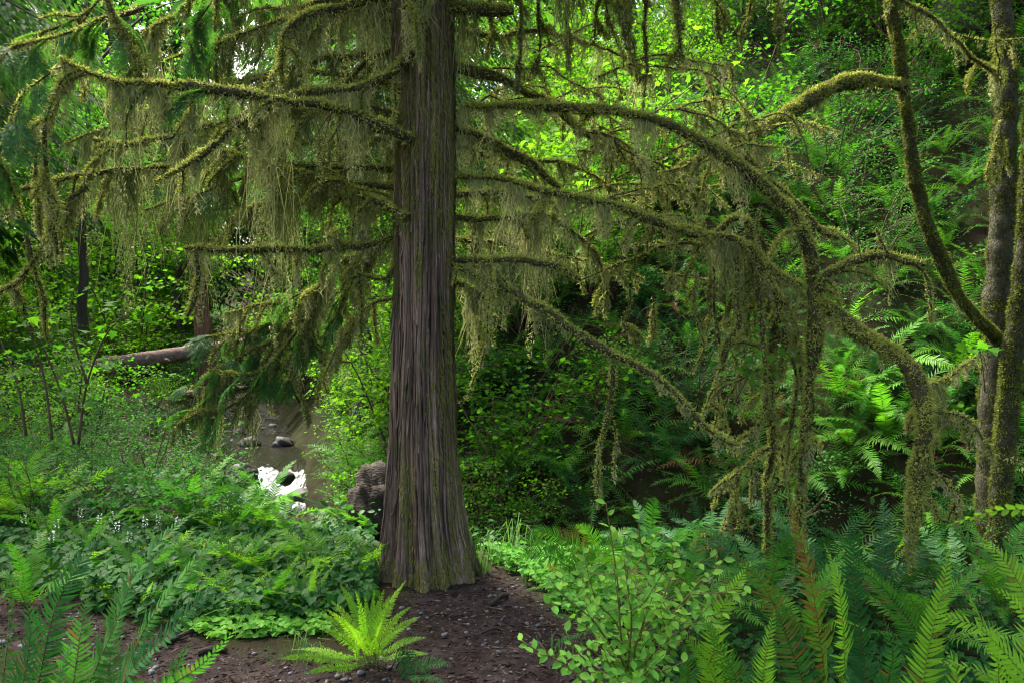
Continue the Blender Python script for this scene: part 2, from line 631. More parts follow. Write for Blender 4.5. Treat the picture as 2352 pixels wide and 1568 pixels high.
# creek water
cw = spline(CREEK[:11], .07)
t_, a_, b_ = frames(np.column_stack([cw[:, 0], cw[:, 1], np.zeros(len(cw))]))
nrm = np.column_stack([-t_[:, 1], t_[:, 0]])
acr = np.linspace(-1.25, 1.25, 33)
lev = cw[:, 2]
drop = np.abs(np.gradient(lev)) / .07
drop = np.convolve(drop, np.ones(9) / 9, 'same')
WX = cw[:, 0:1] + nrm[:, 0:1] * acr * cw[:, 3:4]
WY = cw[:, 1:2] + nrm[:, 1:2] * acr * cw[:, 3:4]
ss = (np.arange(len(cw)) * .07)[:, None] + 0 * acr
aa = acr[None] + 0 * ss
turb = np.clip(drop * 4.0, 0, 1)[:, None] + 0 * acr
streak = fbm(aa * 3.2 + .8 * vnoise(ss * .8, aa * 1.5, 2), ss * .9, 4, 41)
lobes = vnoise(aa * 1.6 + 4, ss * .55, 43)
mask = turb * (1.2 - .65 * np.abs(aa)) * (.45 + 1.3 * lobes)
mask = mask + .5 * np.clip(1 - np.abs(WY - 22.3) / 1.2, 0, 1) * (aa > .1) * lobes
WZ = lev[:, None] + 0 * acr + (fbm(aa * 3, ss * 1.3, 3, 21) - .5) * (.03 + .34 * turb)
foam = np.clip(mask * (.25 + .85 * streak), 0, .56)
n1, n2 = WX.shape
i, j = np.meshgrid(np.arange(n1 - 1), np.arange(n2 - 1), indexing='ij')
Qw = np.stack([i * n2 + j, (i + 1) * n2 + j, (i + 1) * n2 + j + 1, i * n2 + j + 1], -1).reshape(-1, 4)
fo = foam.ravel()
o = ob("creek_water", mesh("creek_water", np.stack([WX, WY, WZ], -1).reshape(-1, 3), None, M['water'], np.stack([fo, fo, fo], -1), Qw, True), kind="structure")
o["label"] = "small forest creek with white water tumbling over rocks"


# ------------------------------------------------------------------ plant geometry
SHAPES = {
    'oval': (np.array([(0, 0), (.27, .3), (.25, .65), (0, 1), (-.25, .65), (-.27, .3)]), np.array([(0, 1, 2), (0, 2, 3), (0, 3, 4), (0, 4, 5)])),
    'lance': (np.array([(0, 0), (.15, .35), (0, 1), (-.15, .35)]), np.array([(0, 1, 2), (0, 2, 3)])),
    'maple3': (np.array([(0, 0), (.46, .3), (.2, .5), (0, 1), (-.2, .5), (-.46, .3)]), np.array([(0, 1, 2), (0, 2, 3), (0, 3, 4), (0, 4, 5)])),
    'maple': (np.array([(0, .3), (.2, -.02), (.5, .1), (.34, .26), (.62, .52), (.3, .5), (.17, .64), (0, 1), (-.17, .64), (-.3, .5), (-.62, .52), (-.34, .26), (-.5, .1), (-.2, -.02)]),
              np.array([(0, k, k + 1) for k in range(1, 13)] + [(0, 13, 1)])),
    'vine': None,
    'heart': (np.array([(0, .12), (.25, 0), (.42, .18), (.36, .5), (0, 1), (-.36, .5), (-.42, .18), (-.25, 0)]), np.array([(0, k, k + 1) for k in range(1, 7)])),
}

_a = np.radians(np.linspace(-150, 150, 13))
_r = np.where(np.arange(13) % 2 == 0, .56, .37) * np.array([.75, .8, .85, .9, 1, 1, 1.12, 1, 1, .9, .85, .8, .75])
SHAPES['vine'] = (np.vstack([[(0, .38)], np.stack([np.sin(_a) * _r, .42 + np.cos(_a) * _r], -1), [(0, .1)]]), np.array([(0, k, k + 1) for k in range(1, 14)] + [(0, 14, 1)]))


def leaves(pos, dirs, nrm, size, shape, tone, fold=.18, extra=(0, 0)):
    """Many leaves at once: tip direction, upper-side normal, length."""
    pts, tri = SHAPES[shape]
    n, k = len(pos), len(pts)
    d = unit(dirs)
    s = unit(np.cross(d, nrm))
    u = np.cross(s, d)
    size = np.broadcast_to(np.asarray(size, float), (n,))
    x = pts[:, 0][None, :, None]
    y = pts[:, 1][None, :, None]
    V = pos[:, None] + size[:, None, None] * (x * s[:, None] + y * d[:, None] + (np.abs(x) * fold - .12 * y * y) * u[:, None])
    T = (tri[None] + (np.arange(n) * k)[:, None, None]).reshape(-1, 3)
    C = np.zeros((n, k, 3))
    C[..., 0] = np.asarray(tone)[:, None]
    C[..., 1] = extra[0]
    C[..., 2] = extra[1]
    return V.reshape(-1, 3), T, C.reshape(-1, 3)


def rdir(n, up=0.0):
    v = rng.normal(size=(n, 3))
    v[:, 2] += up
    return unit(v)


def strands(root, tip, width, tone, nseg=3, wig=.015, side=None):
    """Tapered ribbons from root to tip."""
    n = len(root)
    t = np.linspace(0, 1, nseg + 1)
    a = rng.uniform(0, np.pi, n)
    sd = np.stack([np.cos(a), .6 * np.sin(a), np.zeros(n)], -1) if side is None else side
    p = root[:, None] * (1 - t)[None, :, None] + tip[:, None] * t[None, :, None]
    p[:, 1:] += rng.normal(size=(n, nseg, 3)) * wig * np.array([1, 1, .3])
    wd = np.array([1, .95, .7, 0.0])[:nseg + 1] if nseg == 3 else np.linspace(1, 0, nseg + 1) ** .6
    off = sd[:, None] * (width[:, None] * wd[None])[..., None] * .5
    Lf, Rt = p - off, p + off
    k = 2 * nseg + 1
    V = np.empty((n, k, 3))
    V[:, 0:2 * nseg:2] = Lf[:, :-1]
    V[:, 1:2 * nseg:2] = Rt[:, :-1]
    V[:, -1] = p[:, -1]
    tri = []
    for q in range(nseg - 1):
        b = 2 * q
        tri += [(b, b + 1, b + 3), (b, b + 3, b + 2)]
    tri.append((2 * nseg - 2, 2 * nseg - 1, 2 * nseg))
    T = (np.array(tri)[None] + (np.arange(n) * k)[:, None, None]).reshape(-1, 3)
    C = np.repeat(np.stack([tone, tone, tone], -1)[:, None], k, 1).reshape(-1, 3)
    return V.reshape(-1, 3), T, C


def frond_geo(curve, face, wmax, npair=34, shape='sword', detail=1, tone=.5, dead=None, lean=.35, rach=.003, curl=.12):
    """A fern frond along `curve` (n, 3): stalk plus pinnae on both sides; `face` is the upper-side direction."""
    G = Geo()
    c = spline(curve, np.linalg.norm(np.diff(curve, axis=0), axis=1).sum() / 24)
    n = len(c)
    curl = curl + rng.uniform(-.06, .2)
    t, _, _ = frames(c)
    face = np.broadcast_to(np.asarray(face, float), c.shape)
    sd = unit(np.cross(t, face))
    up = np.cross(sd, t)
    tws = (np.linspace(0, 1, n) ** 1.5 * rng.uniform(-.75, .75))[:, None]
    sd, up = sd * np.cos(tws) + up * np.sin(tws), up * np.cos(tws) - sd * np.sin(tws)
    seg = np.concatenate([[0], np.cumsum(np.linalg.norm(np.diff(c, axis=0), axis=1))])
    L = seg[-1]
    s = seg / L
    V, Q, T = tube(c, rach * (1.15 - s), 3)
    G.add(V, T, Q, C=(tone, 1, 0))
    k0 = {'sword': .12, 'lady': .2, 'deer': .1}[shape]
    sp = np.linspace(k0, .995, npair)
    if shape == 'sword':
        prof = np.minimum(1, .55 + (sp - k0) / .22 * .45) * np.clip((1 - sp) / .42, 0, 1) ** .62
    elif shape == 'deer':
        prof = np.clip((sp - k0) / .45, .05, 1) ** .8 * np.clip((1 - sp) / .5, 0, 1) ** .6
    else:
        prof = np.clip((sp - k0) / .25 + .35, .1, 1) * np.clip((1 - sp) / .6, 0, 1) ** .8
    prof = prof * (1 + .09 * rng.normal(size=npair)) * np.where(rng.uniform(0, 1, npair) < .04, .4, 1)
    spc = L * (sp[1] - sp[0])
    for sg in (-1, 1):
        q = np.clip(sp + .4 * (sp[1] - sp[0]) * (sg > 0), 0, 1)
        pos = np.stack([np.interp(q, s, c[:, a]) for a in range(3)], -1)
        tt = unit(np.stack([np.interp(q, s, t[:, a]) for a in range(3)], -1))
        ss = unit(np.stack([np.interp(q, s, sd[:, a]) for a in range(3)], -1))
        uu = unit(np.stack([np.interp(q, s, up[:, a]) for a in range(3)], -1))
        d = unit(ss * sg + tt * (lean + .5 * sp[:, None] ** 3 + .08 * rng.normal(size=(npair, 1))) + uu * (.12 + .16 * rng.normal(size=(npair, 1)) + .25 * np.sin(sp[:, None] * 9 + curl * 60 + sg)))
        ln = wmax * prof
        hw = spc * (.42 if shape != 'lady' else .36) * np.minimum(1, prof * 1.6 + .3)
        K = 4 if detail >= 1 else 2
        rows = np.linspace(0, 1, K)
        wr = np.interp(rows, [0, .25, .7, 1], [.75, 1, .75, 0])
        k = 2 * (K - 1) + 1
        VV = np.empty((npair, k, 3))
        for r_ in range(K):
            x = rows[r_]
            ctr = pos + d * (ln * x)[:, None] + tt * (ln * x * x * .12)[:, None] - uu * (ln * curl * x * x)[:, None]
            if r_ == K - 1:
                VV[:, -1] = ctr
            else:
                o_ = tt * (hw * wr[r_])[:, None]
                VV[:, 2 * r_] = ctr - o_
                VV[:, 2 * r_ + 1] = ctr + o_
        tri = []
        for r_ in range(K - 2):
            b = 2 * r_
            tri += [(b, b + 1, b + 3), (b, b + 3, b + 2)]
        tri.append((k - 3, k - 2, k - 1))
        TT = (np.array(tri)[None] + (np.arange(npair) * k)[:, None, None]).reshape(-1, 3)
        C = np.zeros((npair, k, 3))
        C[..., 0] = np.clip(tone + .12 * rng.normal(size=npair), 0, 1)[:, None]
        C[..., 2] = np.where(rng.uniform(0, 1, npair) < .025, rng.uniform(.3, .9, npair), 0)[:, None]
        if dead is not None:
            C[..., 2] = np.clip(np.interp(sp, [0, 1], dead) + .25 * rng.normal(size=npair), 0, 1)[:, None]
        G.add(VV.reshape(-1, 3), TT, C=C.reshape(-1, 3))
    return G


def arch_curve(L, e0, e1, n=9, bend=0.0):
    """Frond mid-line in the local YZ plane: elevation runs from e0 to e1 (degrees)."""
    s = np.linspace(0, 1, n)
    e = np.radians(e0 + (e1 - e0) * s ** 1.3)
    dy, dz = np.cos(e), np.sin(e)
    p = np.zeros((n, 3))
    p[1:, 1] = np.cumsum(dy[:-1]) * L / (n - 1)
    p[1:, 2] = np.cumsum(dz[:-1]) * L / (n - 1)
    p[:, 0] = bend * s ** 2 * L
    return p


def frond_set(prefix, mat, shape, n, L, wmax, npair, detail, e0=(45, 80), e1=(-40, 15), deadn=0):
    out = []
    for k in range(n):
        e = rng.uniform(*e0)
        cv = arch_curve(L * rng.uniform(.9, 1.1), e, rng.uniform(*e1), 9, rng.uniform(-.12, .12))
        tn = np.gradient(cv, axis=0)
        fc = spline(np.column_stack([np.zeros(9), -tn[:, 2], tn[:, 1]]), 1)[:1]
        tt = unit(np.gradient(spline(cv, np.linalg.norm(np.diff(cv, axis=0), axis=1).sum() / 24), axis=0))
        face = np.column_stack([np.zeros(len(tt)), -tt[:, 2], tt[:, 1]])
        G = frond_geo(cv, face, wmax * rng.uniform(.9, 1.1), npair, shape, detail, rng.uniform(.3, .7), dead=(0.0, .2) if k >= n - deadn else None)
        out.append(G.build(prefix, mat))
    return out


M['fern_dead'] = leaf_mat('fern_dead', [(0, (.06, .03, .015)), (1, (.17, .09, .04))], .25, .7, .1, stem=(.08, .05, .03))
FR = {
    'dead': frond_set('frond', M['fern_dead'], 'sword', 4, .75, .07, 26, 0, (10, 40), (-60, -30)),
    'far_dark': frond_set('frond', M['fern_dark'], 'sword', 8, .8, .085, 26, 0),
    'far': frond_set('frond', M['fern'], 'sword', 8, .8, .085, 26, 0),
    'mid': frond_set('frond', M['fern'], 'sword', 8, .8, .085, 38, 1),
    'mid_dark': frond_set('frond', M['fern_dark'], 'sword', 6, .8, .085, 38, 1),
    'bright': frond_set('frond', M['fern_bright'], 'deer', 9, .5, .045, 46, 1, (30, 80), (0, 65)),
    'lady': frond_set('frond', M['fern_bright'], 'lady', 6, .7, .13, 26, 1, (40, 75), (-15, 30)),
}


def fern(name, label, loc, key, nf, size, group=None, spread=(0, 360), tilt=(0, 0), cat='fern'):
    t = thing(name, label, cat, loc, group)
    t.rotation_euler = (tilt[0], tilt[1], 0)
    a0 = rng.uniform(0, 360)
    for k in range(nf):
        a = spread[0] + (spread[1] - spread[0]) * (k + rng.uniform(-.35, .35)) / nf + (a0 if spread == (0, 360) else 0)
        me = FR[key][int(rng.integers(len(FR[key])))]
        if k >= nf - 2 and key in ('far', 'far_dark', 'mid', 'mid_dark') and rng.uniform() < .45:
            me = FR['dead'][int(rng.integers(4))]
        f = ob('frond', me, t, (0, 0, 0), (rng.uniform(-.28, .22), rng.uniform(-.12, .12), R(a)), size * rng.uniform(.7, 1.1))
    return t


def shrub_geo(h, spread, nstem, nleaf, lsize, shape, flat=.55, tiers=True):
    """Stems and leaves of a loose shrub standing on the origin."""
    St, Lf = Geo(), Geo()
    paths = []
    for k in range(nstem):
        a = rng.uniform(0, 2 * np.pi)
        out = spread * rng.uniform(.3, 1)
        hh = h * rng.uniform(.6, 1)
        q = np.array([[0, 0, 0], [.25, .2, .38], [.6, .55, .75], [1, .95, 1.0]])
        c = np.column_stack([np.cos(a) * out * q[:, 0], np.sin(a) * out * q[:, 0], hh * q[:, 2]]) + rng.normal(size=(4, 3)) * .06 * h * np.array([[0], [1], [1], [1]])
        c = spline(c, h / 8)
        paths.append(c)
        V, Q, T = tube(c, np.linspace(.011, .003, len(c)) * (.5 + .35 * h), 4)
        St.add(V, T, Q)
        for b in range(4):
            i0 = int(rng.integers(len(c) // 3, len(c)))
            aa = rng.uniform(0, 2 * np.pi)
            ll = spread * rng.uniform(.25, .55)
            e = c[i0] + np.array([np.cos(aa) * ll, np.sin(aa) * ll, rng.uniform(-.1, .25) * ll])
            cc = spline(np.array([c[i0], (c[i0] + e) / 2 + [0, 0, .08 * ll], e]), h / 8)
            paths.append(cc)
            V, Q, T = tube(cc, np.linspace(.005, .002, len(cc)) * (.5 + .35 * h), 3)
            St.add(V, T, Q)
    tone0 = rng.uniform(.2, .8, len(paths))
    pi = rng.integers(0, len(paths), nleaf)
    pos = np.empty((nleaf, 3))
    for k, p in enumerate(paths):
        m = np.where(pi == k)[0]
        if len(m):
            i0 = rng.integers(len(p) // 3 if k % 5 == 0 else 0, len(p), len(m))
            pos[m] = p[i0] + rng.normal(size=(len(m), 3)) * np.array([1, 1, .3 if tiers else .7]) * spread * .13
    pos[:, 2] = np.maximum(pos[:, 2], .04 * h)
    nr = unit(rng.normal(size=(nleaf, 3)) * flat + np.array([0, 0, 1]))
    d = rng.normal(size=(nleaf, 3))
    d[:, 2] = d[:, 2] * .3 - .25
    tone = np.clip(tone0[pi] * .6 + .4 * rng.uniform(0, 1, nleaf), 0, 1)
    V, T, C = leaves(pos, d, nr, lsize * rng.uniform(.6, 1.2, nleaf), shape, tone)
    Lf.add(V, T, C=C)
    return St, Lf


def shrub_kind(mat, n, *a, **kw):
    out = []
    for k in range(n):
        St, Lf = shrub_geo(*a, **kw)
        out.append((St.build('stems', M['stem'], True), Lf.build('foliage', M[mat])))
    return out


SH = {
    'maple': shrub_kind('maple', 4, 1.5, .95, 8, 1300, .046, 'vine'),
    'maple_bright': shrub_kind('maple_bright', 4, 1.5, .95, 8, 1300, .05, 'vine'),
    'blue': shrub_kind('shrub_blue', 4, 1.0, .75, 8, 1100, .04, 'oval'),
    'fine': shrub_kind('shrub_blue', 3, 1.2, .8, 9, 1700, .026, 'oval'),
    'low': shrub_kind('shrub_blue', 4, .55, .5, 8, 700, .042, 'vine', flat=.5),
    'low_blue': shrub_kind('shrub_blue', 3, .55, .5, 8, 900, .032, 'oval', flat=.5),
}


def shrub(name, label, loc, key, size, group=None, cat='shrub', tilt=(0, 0)):
    t = thing(name, label, cat, loc, group, (tilt[0], tilt[1], rng.uniform(0, 6.28)), size)
    st, lf = SH[key][int(rng.integers(len(SH[key])))]
    ob('stems', st, t)
    ob('foliage', lf, t)
    return t


def tree_geo(h, r, kind, nleaf, lsize, base=.3):
    """Trunk and crown of a background tree on the origin."""
    Tr, Cr = Geo(), Geo()
    z = np.linspace(0, 1, 14)
    wob = np.cumsum(rng.normal(size=(14, 2)) * .012 * h, 0)
    c = np.column_stack([wob, z * h])
    V, Q, T = tube(c, r * (1 - .85 * z) + r * .5 * np.exp(-z * 25), 10, .04)
    Tr.add(V, T, Q)
    ctr = []
    if kind == 'conifer':
        nb = 70
        for k in range(nb):
            zz = base + (1 - base) * (k / nb)
            ln = h * .2 * (1 - (zz - base) / (1 - base)) ** .8 + .3
            a = k * 2.4 + rng.uniform(-.4, .4)
            p0 = np.array([np.interp(zz, z, c[:, 0]), np.interp(zz, z, c[:, 1]), zz * h])
            e = p0 + np.array([np.cos(a) * ln, np.sin(a) * ln, -.28 * ln])
            bc = spline(np.array([p0, (p0 + e) / 2 + [0, 0, .12 * ln], e]), ln / 5)
            V, Q, T = tube(bc, np.linspace(r * .12, .008, len(bc)), 4)
            Tr.add(V, T, Q)
            m = int(nleaf / nb * (ln / (h * .12)))
            q = rng.uniform(.15, 1, m)
            pos = p0 + (e - p0) * q[:, None]
            side = np.array([-np.sin(a), np.cos(a), 0])
            w = rng.normal(size=m) * ln * .16
            pos = pos + side * w[:, None]
            pos[:, 2] += .12 * ln * np.sin(q * np.pi) - np.abs(w) * .35 + rng.normal(size=m) * .04
            d = unit((e - p0)[None] + side * np.sign(w)[:, None] * ln * .8 + np.array([0, 0, -.5 * ln]))
            nr = unit(rng.normal(size=(m, 3)) * .4 + [0, 0, 1])
            V, T, C = leaves(pos, d, nr, lsize * rng.uniform(.6, 1.3, m), 'lance', np.clip(rng.normal(.5, .22, m), 0, 1))
            Cr.add(V, T, C=C)
    else:
        for k in range(9):
            zz = base + (1 - base) * rng.uniform(0, .9)
            a = k * 2.4 + rng.uniform(-.5, .5)
            ln = h * rng.uniform(.18, .34)
            p0 = np.array([np.interp(zz, z, c[:, 0]), np.interp(zz, z, c[:, 1]), zz * h])
            e = p0 + np.array([np.cos(a) * ln, np.sin(a) * ln, rng.uniform(.1, .6) * ln])
            bc = spline(np.array([p0, (p0 + e) / 2 + [0, 0, .15 * ln], e]), ln / 6)
            V, Q, T = tube(bc, np.linspace(r * .3, .015, len(bc)), 5)
            Tr.add(V, T, Q)
            for q in range(7):
                ctr.append((bc[int(rng.integers(len(bc) // 3, len(bc)))] + rng.normal(size=3) * h * .055, h * rng.uniform(.035, .075)))
        m = nleaf // len(ctr)
        for p, s in ctr:
            v = rng.normal(size=(m, 3)) * np.array([1, 1, .45]) * s
            nr = unit(rng.normal(size=(m, 3)) * .5 + [0, 0, 1])
            d = rng.normal(size=(m, 3)) * [1, 1, .4] - [0, 0, .3]
            V, T, C = leaves(p + v, d, nr, lsize * rng.uniform(.6, 1.2, m), 'maple3', np.clip(rng.normal(.5, .1) + rng.normal(size=m) * .18, 0, 1))
            Cr.add(V, T, C=C)
    return Tr, Cr


TR = {}
for key, mt, kind, n, args in (('conifer', 'conifer_far', 'conifer', 2, (20, .42, 'conifer', 9000, .42, .22)),
                               ('maple', 'maple_bright', 'broad', 3, (11, .16, 'broad', 6500, .17, .25)),
                               ('hemlock', 'conifer_far', 'conifer', 2, (13, .13, 'conifer', 16000, .15, .42)),
                               ('alder', 'maple', 'broad', 2, (14, .2, 'broad', 7000, .17, .35))):
    TR[key] = []
    for k in range(n):
        a, b = tree_geo(*args)
        TR[key].append((a.build('trunk', M['bark_far'], True), b.build('crown', M[mt])))


def tree(name, label, loc, key, size, group=None, var=None, tilt=(0, 0), rz=None):
    t = thing(name, label, 'tree', loc, group, (tilt[0], tilt[1], rng.uniform(0, 6.28) if rz is None else rz), size)
    k = int(rng.integers(len(TR[key]))) if var is None else var
    ob('trunk', TR[key][k][0], t)
    ob('crown', TR[key][k][1], t)
    return t


# ------------------------------------------------------------------ the old cedar and the mossy boughs
M['moss_base'] = solid_mat('moss_base', [(.3, (.024, .019, .012)), (.5, (.045, .042, .018)), (.7, (.08, .088, .024))], 25, bump=.5)


def path3(txt):
    pts = []
    d = 5.0
    for q in txt.split(';'):
        v = [float(a) for a in q.split(',')]
        if len(v) == 3:
            d = v[2]
        pts.append(P(v[0], v[1], d))
    return np.array(pts)


def moss_on(c, r, coatG, hangG, coat=1.0, hang=.2, dens=1.0, tone=.5, clump=13, far=1.0):
    """Short moss all round the wood, and clumped strands hanging below it."""
    seg = np.linalg.norm(np.diff(c, axis=0), axis=1)
    cum = np.concatenate([[0], np.cumsum(seg)])
    L = cum[-1]
    t, a, b = frames(c)

    def at(s, arr):
        return np.stack([np.interp(s, cum, arr[:, k]) for k in range(3)], -1)
    n = int(coat * 3900 * L * np.mean(r) / .03 / far ** 1.3)
    sd0 = rng.uniform(0, 99)
    if n > 0:
        s = rng.uniform(0, L, n)
        th = rng.uniform(0, 2 * np.pi, n)
        nr = unit(at(s, a) * np.cos(th)[:, None] + at(s, b) * np.sin(th)[:, None])
        patch = .6 * vnoise(s * 7 + sd0, th * .9, 77) + .4 * vnoise(s * 22 + sd0, th * 2.2, 78)
        k = rng.uniform(0, 1, n) < np.clip(.32 + 1.1 * (patch - .3) + .55 * nr[:, 2], .05, 1)
        s, th, nr, patch = s[k], th[k], nr[k], patch[k]
        n = len(s)
        rr = np.interp(s, cum, r)
        thick = np.clip(patch * 1.5 - .35, 0, 1) * (.65 + .5 * nr[:, 2])
        base = at(s, c) + nr * (rr * .9 + .024 * np.minimum(1, rr / .014) * thick * rng.uniform(.2, 1, n))[:, None]
        d = unit(nr + .8 * rng.normal(size=(n, 3)) + np.array([0, 0, -.1]))
        ln = rng.uniform(.008, .028, n) * (.55 + 1.0 * patch) * far ** .6
        sd = unit(np.cross(d, rng.normal(size=(n, 3)))) * (rng.uniform(.003, .0075, n) * far ** .7)[:, None]
        V = np.stack([base - sd, base + sd, base + d * ln[:, None]], 1).reshape(-1, 3)
        T = np.arange(n * 3).reshape(-1, 3)
        tn = np.clip(tone + .75 * (patch - .5) + .17 * rng.normal(size=n), 0, 1)
        coatG.add(V, T, C=np.repeat(np.stack([tn] * 3, -1), 3, 0))
    if hang <= 0:
        return
    steep = 1 - np.abs(t[:, 2]) * .75
    # a thin even fringe
    nf = int(200 * L * dens / far)
    s = rng.uniform(0, L, nf)
    gap = np.clip(1.9 * vnoise(s * 9 + sd0, s * 0 + 1, 5) - .4, 0.05, 1.3)
    lnf = hang * rng.uniform(.1, .8, nf) * gap
    rows = [(s, s * 0, lnf, np.clip(tone + .18 * rng.normal(size=nf), 0, 1), .6 * np.ones(nf))]
    nc = max(2, int(clump * L * dens))
    cs = rng.uniform(0, L, nc)
    cl = hang * np.clip(rng.lognormal(.1, .6, nc), .2, 2.8) * np.clip(2.1 * vnoise(cs * 9 + sd0, cs * 0 + 1, 5) - .3, .12, 1.5)
    cwid = rng.uniform(.012, .05, nc) + .06 * cl
    ctone = np.clip(tone + .26 * rng.normal(size=nc), 0, 1)
    for k in range(nc):
        m = int((6 + 46 * cl[k]) / far * rng.uniform(.7, 1.3))
        u = np.clip(rng.normal(size=m) * .42 + rng.uniform(-.4, .4), -1, 1)
        rows.append((np.clip(cs[k] + u * cwid[k], 0, L), -u * cwid[k] * rng.uniform(.3, .9), cl[k] * (1 - .65 * np.abs(u) ** 1.2) * rng.uniform(.15, 1, m) ** .8,
                     np.clip(ctone[k] + .13 * rng.normal(size=m), 0, 1), rng.uniform(.5, 1.15, m)))
    fs, fq, fl, fo_, ft = [], [], [], [], []
    for k in range(nc):
        m = int((15 + 210 * cl[k]) / far)
        q = rng.uniform(0, 1, m) ** .85
        sg = cwid[k] * .75 * (1 - q) + .006
        fs.append(np.clip(cs[k] + rng.normal(size=m) * sg, 0, L))
        fq.append(q * cl[k] * .92)
        fo_.append(rng.normal(size=m) * sg * .6 + .02 * cl[k] * np.sin(q * 5 + k))
        ft.append(np.clip(ctone[k] + .05 + .17 * rng.normal(size=m), 0, 1))
    fs, fq, fo_, ft = (np.concatenate(q) for q in (fs, fq, fo_, ft))
    fq = fq * np.interp(fs, cum, steep)
    tt = unit(at(fs, t))
    hv = unit(np.column_stack([-tt[:, 1], tt[:, 0], np.zeros(len(fs))]) + 1e-6)
    pb = at(fs, c) + hv * fo_[:, None] - np.array([0, 0, 1]) * (fq + .3 * np.interp(fs, cum, r))[:, None]
    nb = len(pb)
    db = unit(rng.normal(size=(nb, 3)) * [.8, .8, .6] + [0, 0, -.9])
    lb = rng.uniform(.010, .032, nb) * far ** .6
    sb = unit(np.cross(db, rng.normal(size=(nb, 3)))) * (rng.uniform(.0022, .0055, nb) * far ** .7)[:, None]
    hangG.add(np.stack([pb - sb, pb + sb, pb + db * lb[:, None]], 1).reshape(-1, 3), np.arange(nb * 3).reshape(-1, 3), C=np.repeat(np.stack([ft] * 3, -1), 3, 0))
    s = np.concatenate([q[0] for q in rows])
    conv = np.concatenate([q[1] for q in rows])
    ln = np.concatenate([q[2] for q in rows])
    tn = np.concatenate([q[3] for q in rows])
    wd = np.concatenate([q[4] for q in rows])
    p, tt = at(s, c), unit(at(s, t))
    ln = ln * np.interp(s, cum, steep)
    hzv = unit(np.column_stack([-tt[:, 1], tt[:, 0], np.zeros(len(s))]) + 1e-6)
    rr = np.interp(s, cum, r)
    root = p + hzv * (rng.uniform(-.8, .8, len(s)) * rr)[:, None] - np.array([0, 0, 1]) * (rr * .4)[:, None]
    tip = root + tt * conv[:, None] * [1, 1, 0] + np.array([0, 0, -1]) * ln[:, None] + rng.normal(size=(len(s), 3)) * (ln * .13)[:, None] * [1, 1, 0]
    V, T, C = strands(root, tip, .0066 * wd * far ** .8, tn, 3, np.minimum(.034, .11 * ln + .002)[:, None, None])
    hangG.add(V, T, C=C)


def droop_twig(p0, d0, L):
    n = 6
    p = [np.array(p0)]
    d = unit(d0)
    for k in range(n):
        d = unit(d + np.array([0, 0, -.28]) + rng.normal(size=3) * .18)
        p.append(p[-1] + d * L / n)
    return spline(np.array(p), .03)


def mossy_branch(root, base, pts, r0, r1, hang=.2, dens=1.0, coat=1.0, twigs=0, tl=(.12, .4), name='branch', tone=.5, far=1.0, mid=None, sprays=0, label=None, mat='moss_base', sdir=None, clump=13):
    c = spline(path3(pts) if isinstance(pts, str) else pts, .03 * far)
    kk = np.arange(len(c)) * .03 * far
    q0 = rng.uniform(0, 99, 3)
    env = np.clip(np.minimum(np.arange(len(c)), np.arange(len(c))[::-1]) / 8., 0, 1)[:, None]
    c = c + env * np.stack([(vnoise(kk * 7 + q, kk * 0, 51) - .5) * .022 + (vnoise(kk * 21 + q, kk * 0, 52) - .5) * .010 for q in q0], -1)
    s = np.linspace(0, 1, len(c))
    r = np.interp(s, [0, 1], [r0, r1]) if mid is None else np.interp(s, [0, .5, 1], [r0, mid, r1])
    lump = np.array([vnoise(np.array([q * len(c) * .12]), np.array([r0 * 1000.]), 3)[0] for q in s])
    if r0 > .07:
        lump = .8 + .2 * lump
    r = r * (.62 + .55 * lump) * np.interp(s, [0, .85, 1], [1, 1, .6])
    V, Q, T = tube(c, r, 8 if r0 < .07 else 18, .06 if r0 < .07 else .025)
    G = Geo()
    G.add(V, T, Q)
    br = ob(name, G.build(name, M[mat], True, base), root, label=label)
    cg, hg = Geo(), Geo()
    moss_on(c, r, cg, hg, coat, hang, dens, tone, clump, far)
    for k in range(twigs):
        i0 = int(rng.integers(2, len(c) - 1))
        t = c[min(i0 + 1, len(c) - 1)] - c[i0 - 1]
        d = unit(t) * rng.uniform(.3, 1) + rng.normal(size=3) * [.7, .5, .4] + [0, 0, -.3]
        tw = droop_twig(c[i0], d, rng.uniform(*tl) * far ** .5)
        rt = np.linspace(.008, .003, len(tw)) * far ** .3
        V, Q, T = tube(tw, rt, 5)
        g2 = Geo()
        g2.add(V, T, Q)
        ob('twig', g2.build('twig', M[mat], True, base), br)
        moss_on(tw, rt + .005, cg, hg, coat * 1.1, hang * .6, dens * .9, np.clip(tone + .1 * rng.normal(), 0, 1), clump, far)
    for k in range(twigs // 2 + 1):
        i0 = int(rng.integers(1, len(c)))
        tw = droop_twig(c[i0], rng.normal(size=3) * [1, .6, .5] + [0, 0, .2], rng.uniform(.12, .3))
        V, Q, T = tube(tw, np.linspace(.0032, .0012, len(tw)), 4)
        g2 = Geo()
        g2.add(V, T, Q)
        ob('twig', g2.build('twig', M['bark_dark'], True, base), br)
    if cg.n:
        ob('moss_coat', cg.build('moss_coat', M['moss_coat'], False, base), br, kind='stuff')
    if hg.n:
        ob('hanging_moss', hg.build('hanging_moss', M['moss_hang'], False, base), br, kind='stuff')
    for k in range(sprays):
        i0 = int(len(c) * rng.uniform(.25, 1)) - 1
        t = unit(c[min(i0 + 1, len(c) - 1)] - c[max(i0 - 1, 0)])
        d = unit(t * .7 + rng.normal(size=3) * [.7, .6, .3] + [0, 0, -.75]) if sdir is None else unit(np.asarray(sdir) + rng.normal(size=3) * .35)
        spray(br, c[i0] - base, d, rng.uniform(.4, .85))
    return c


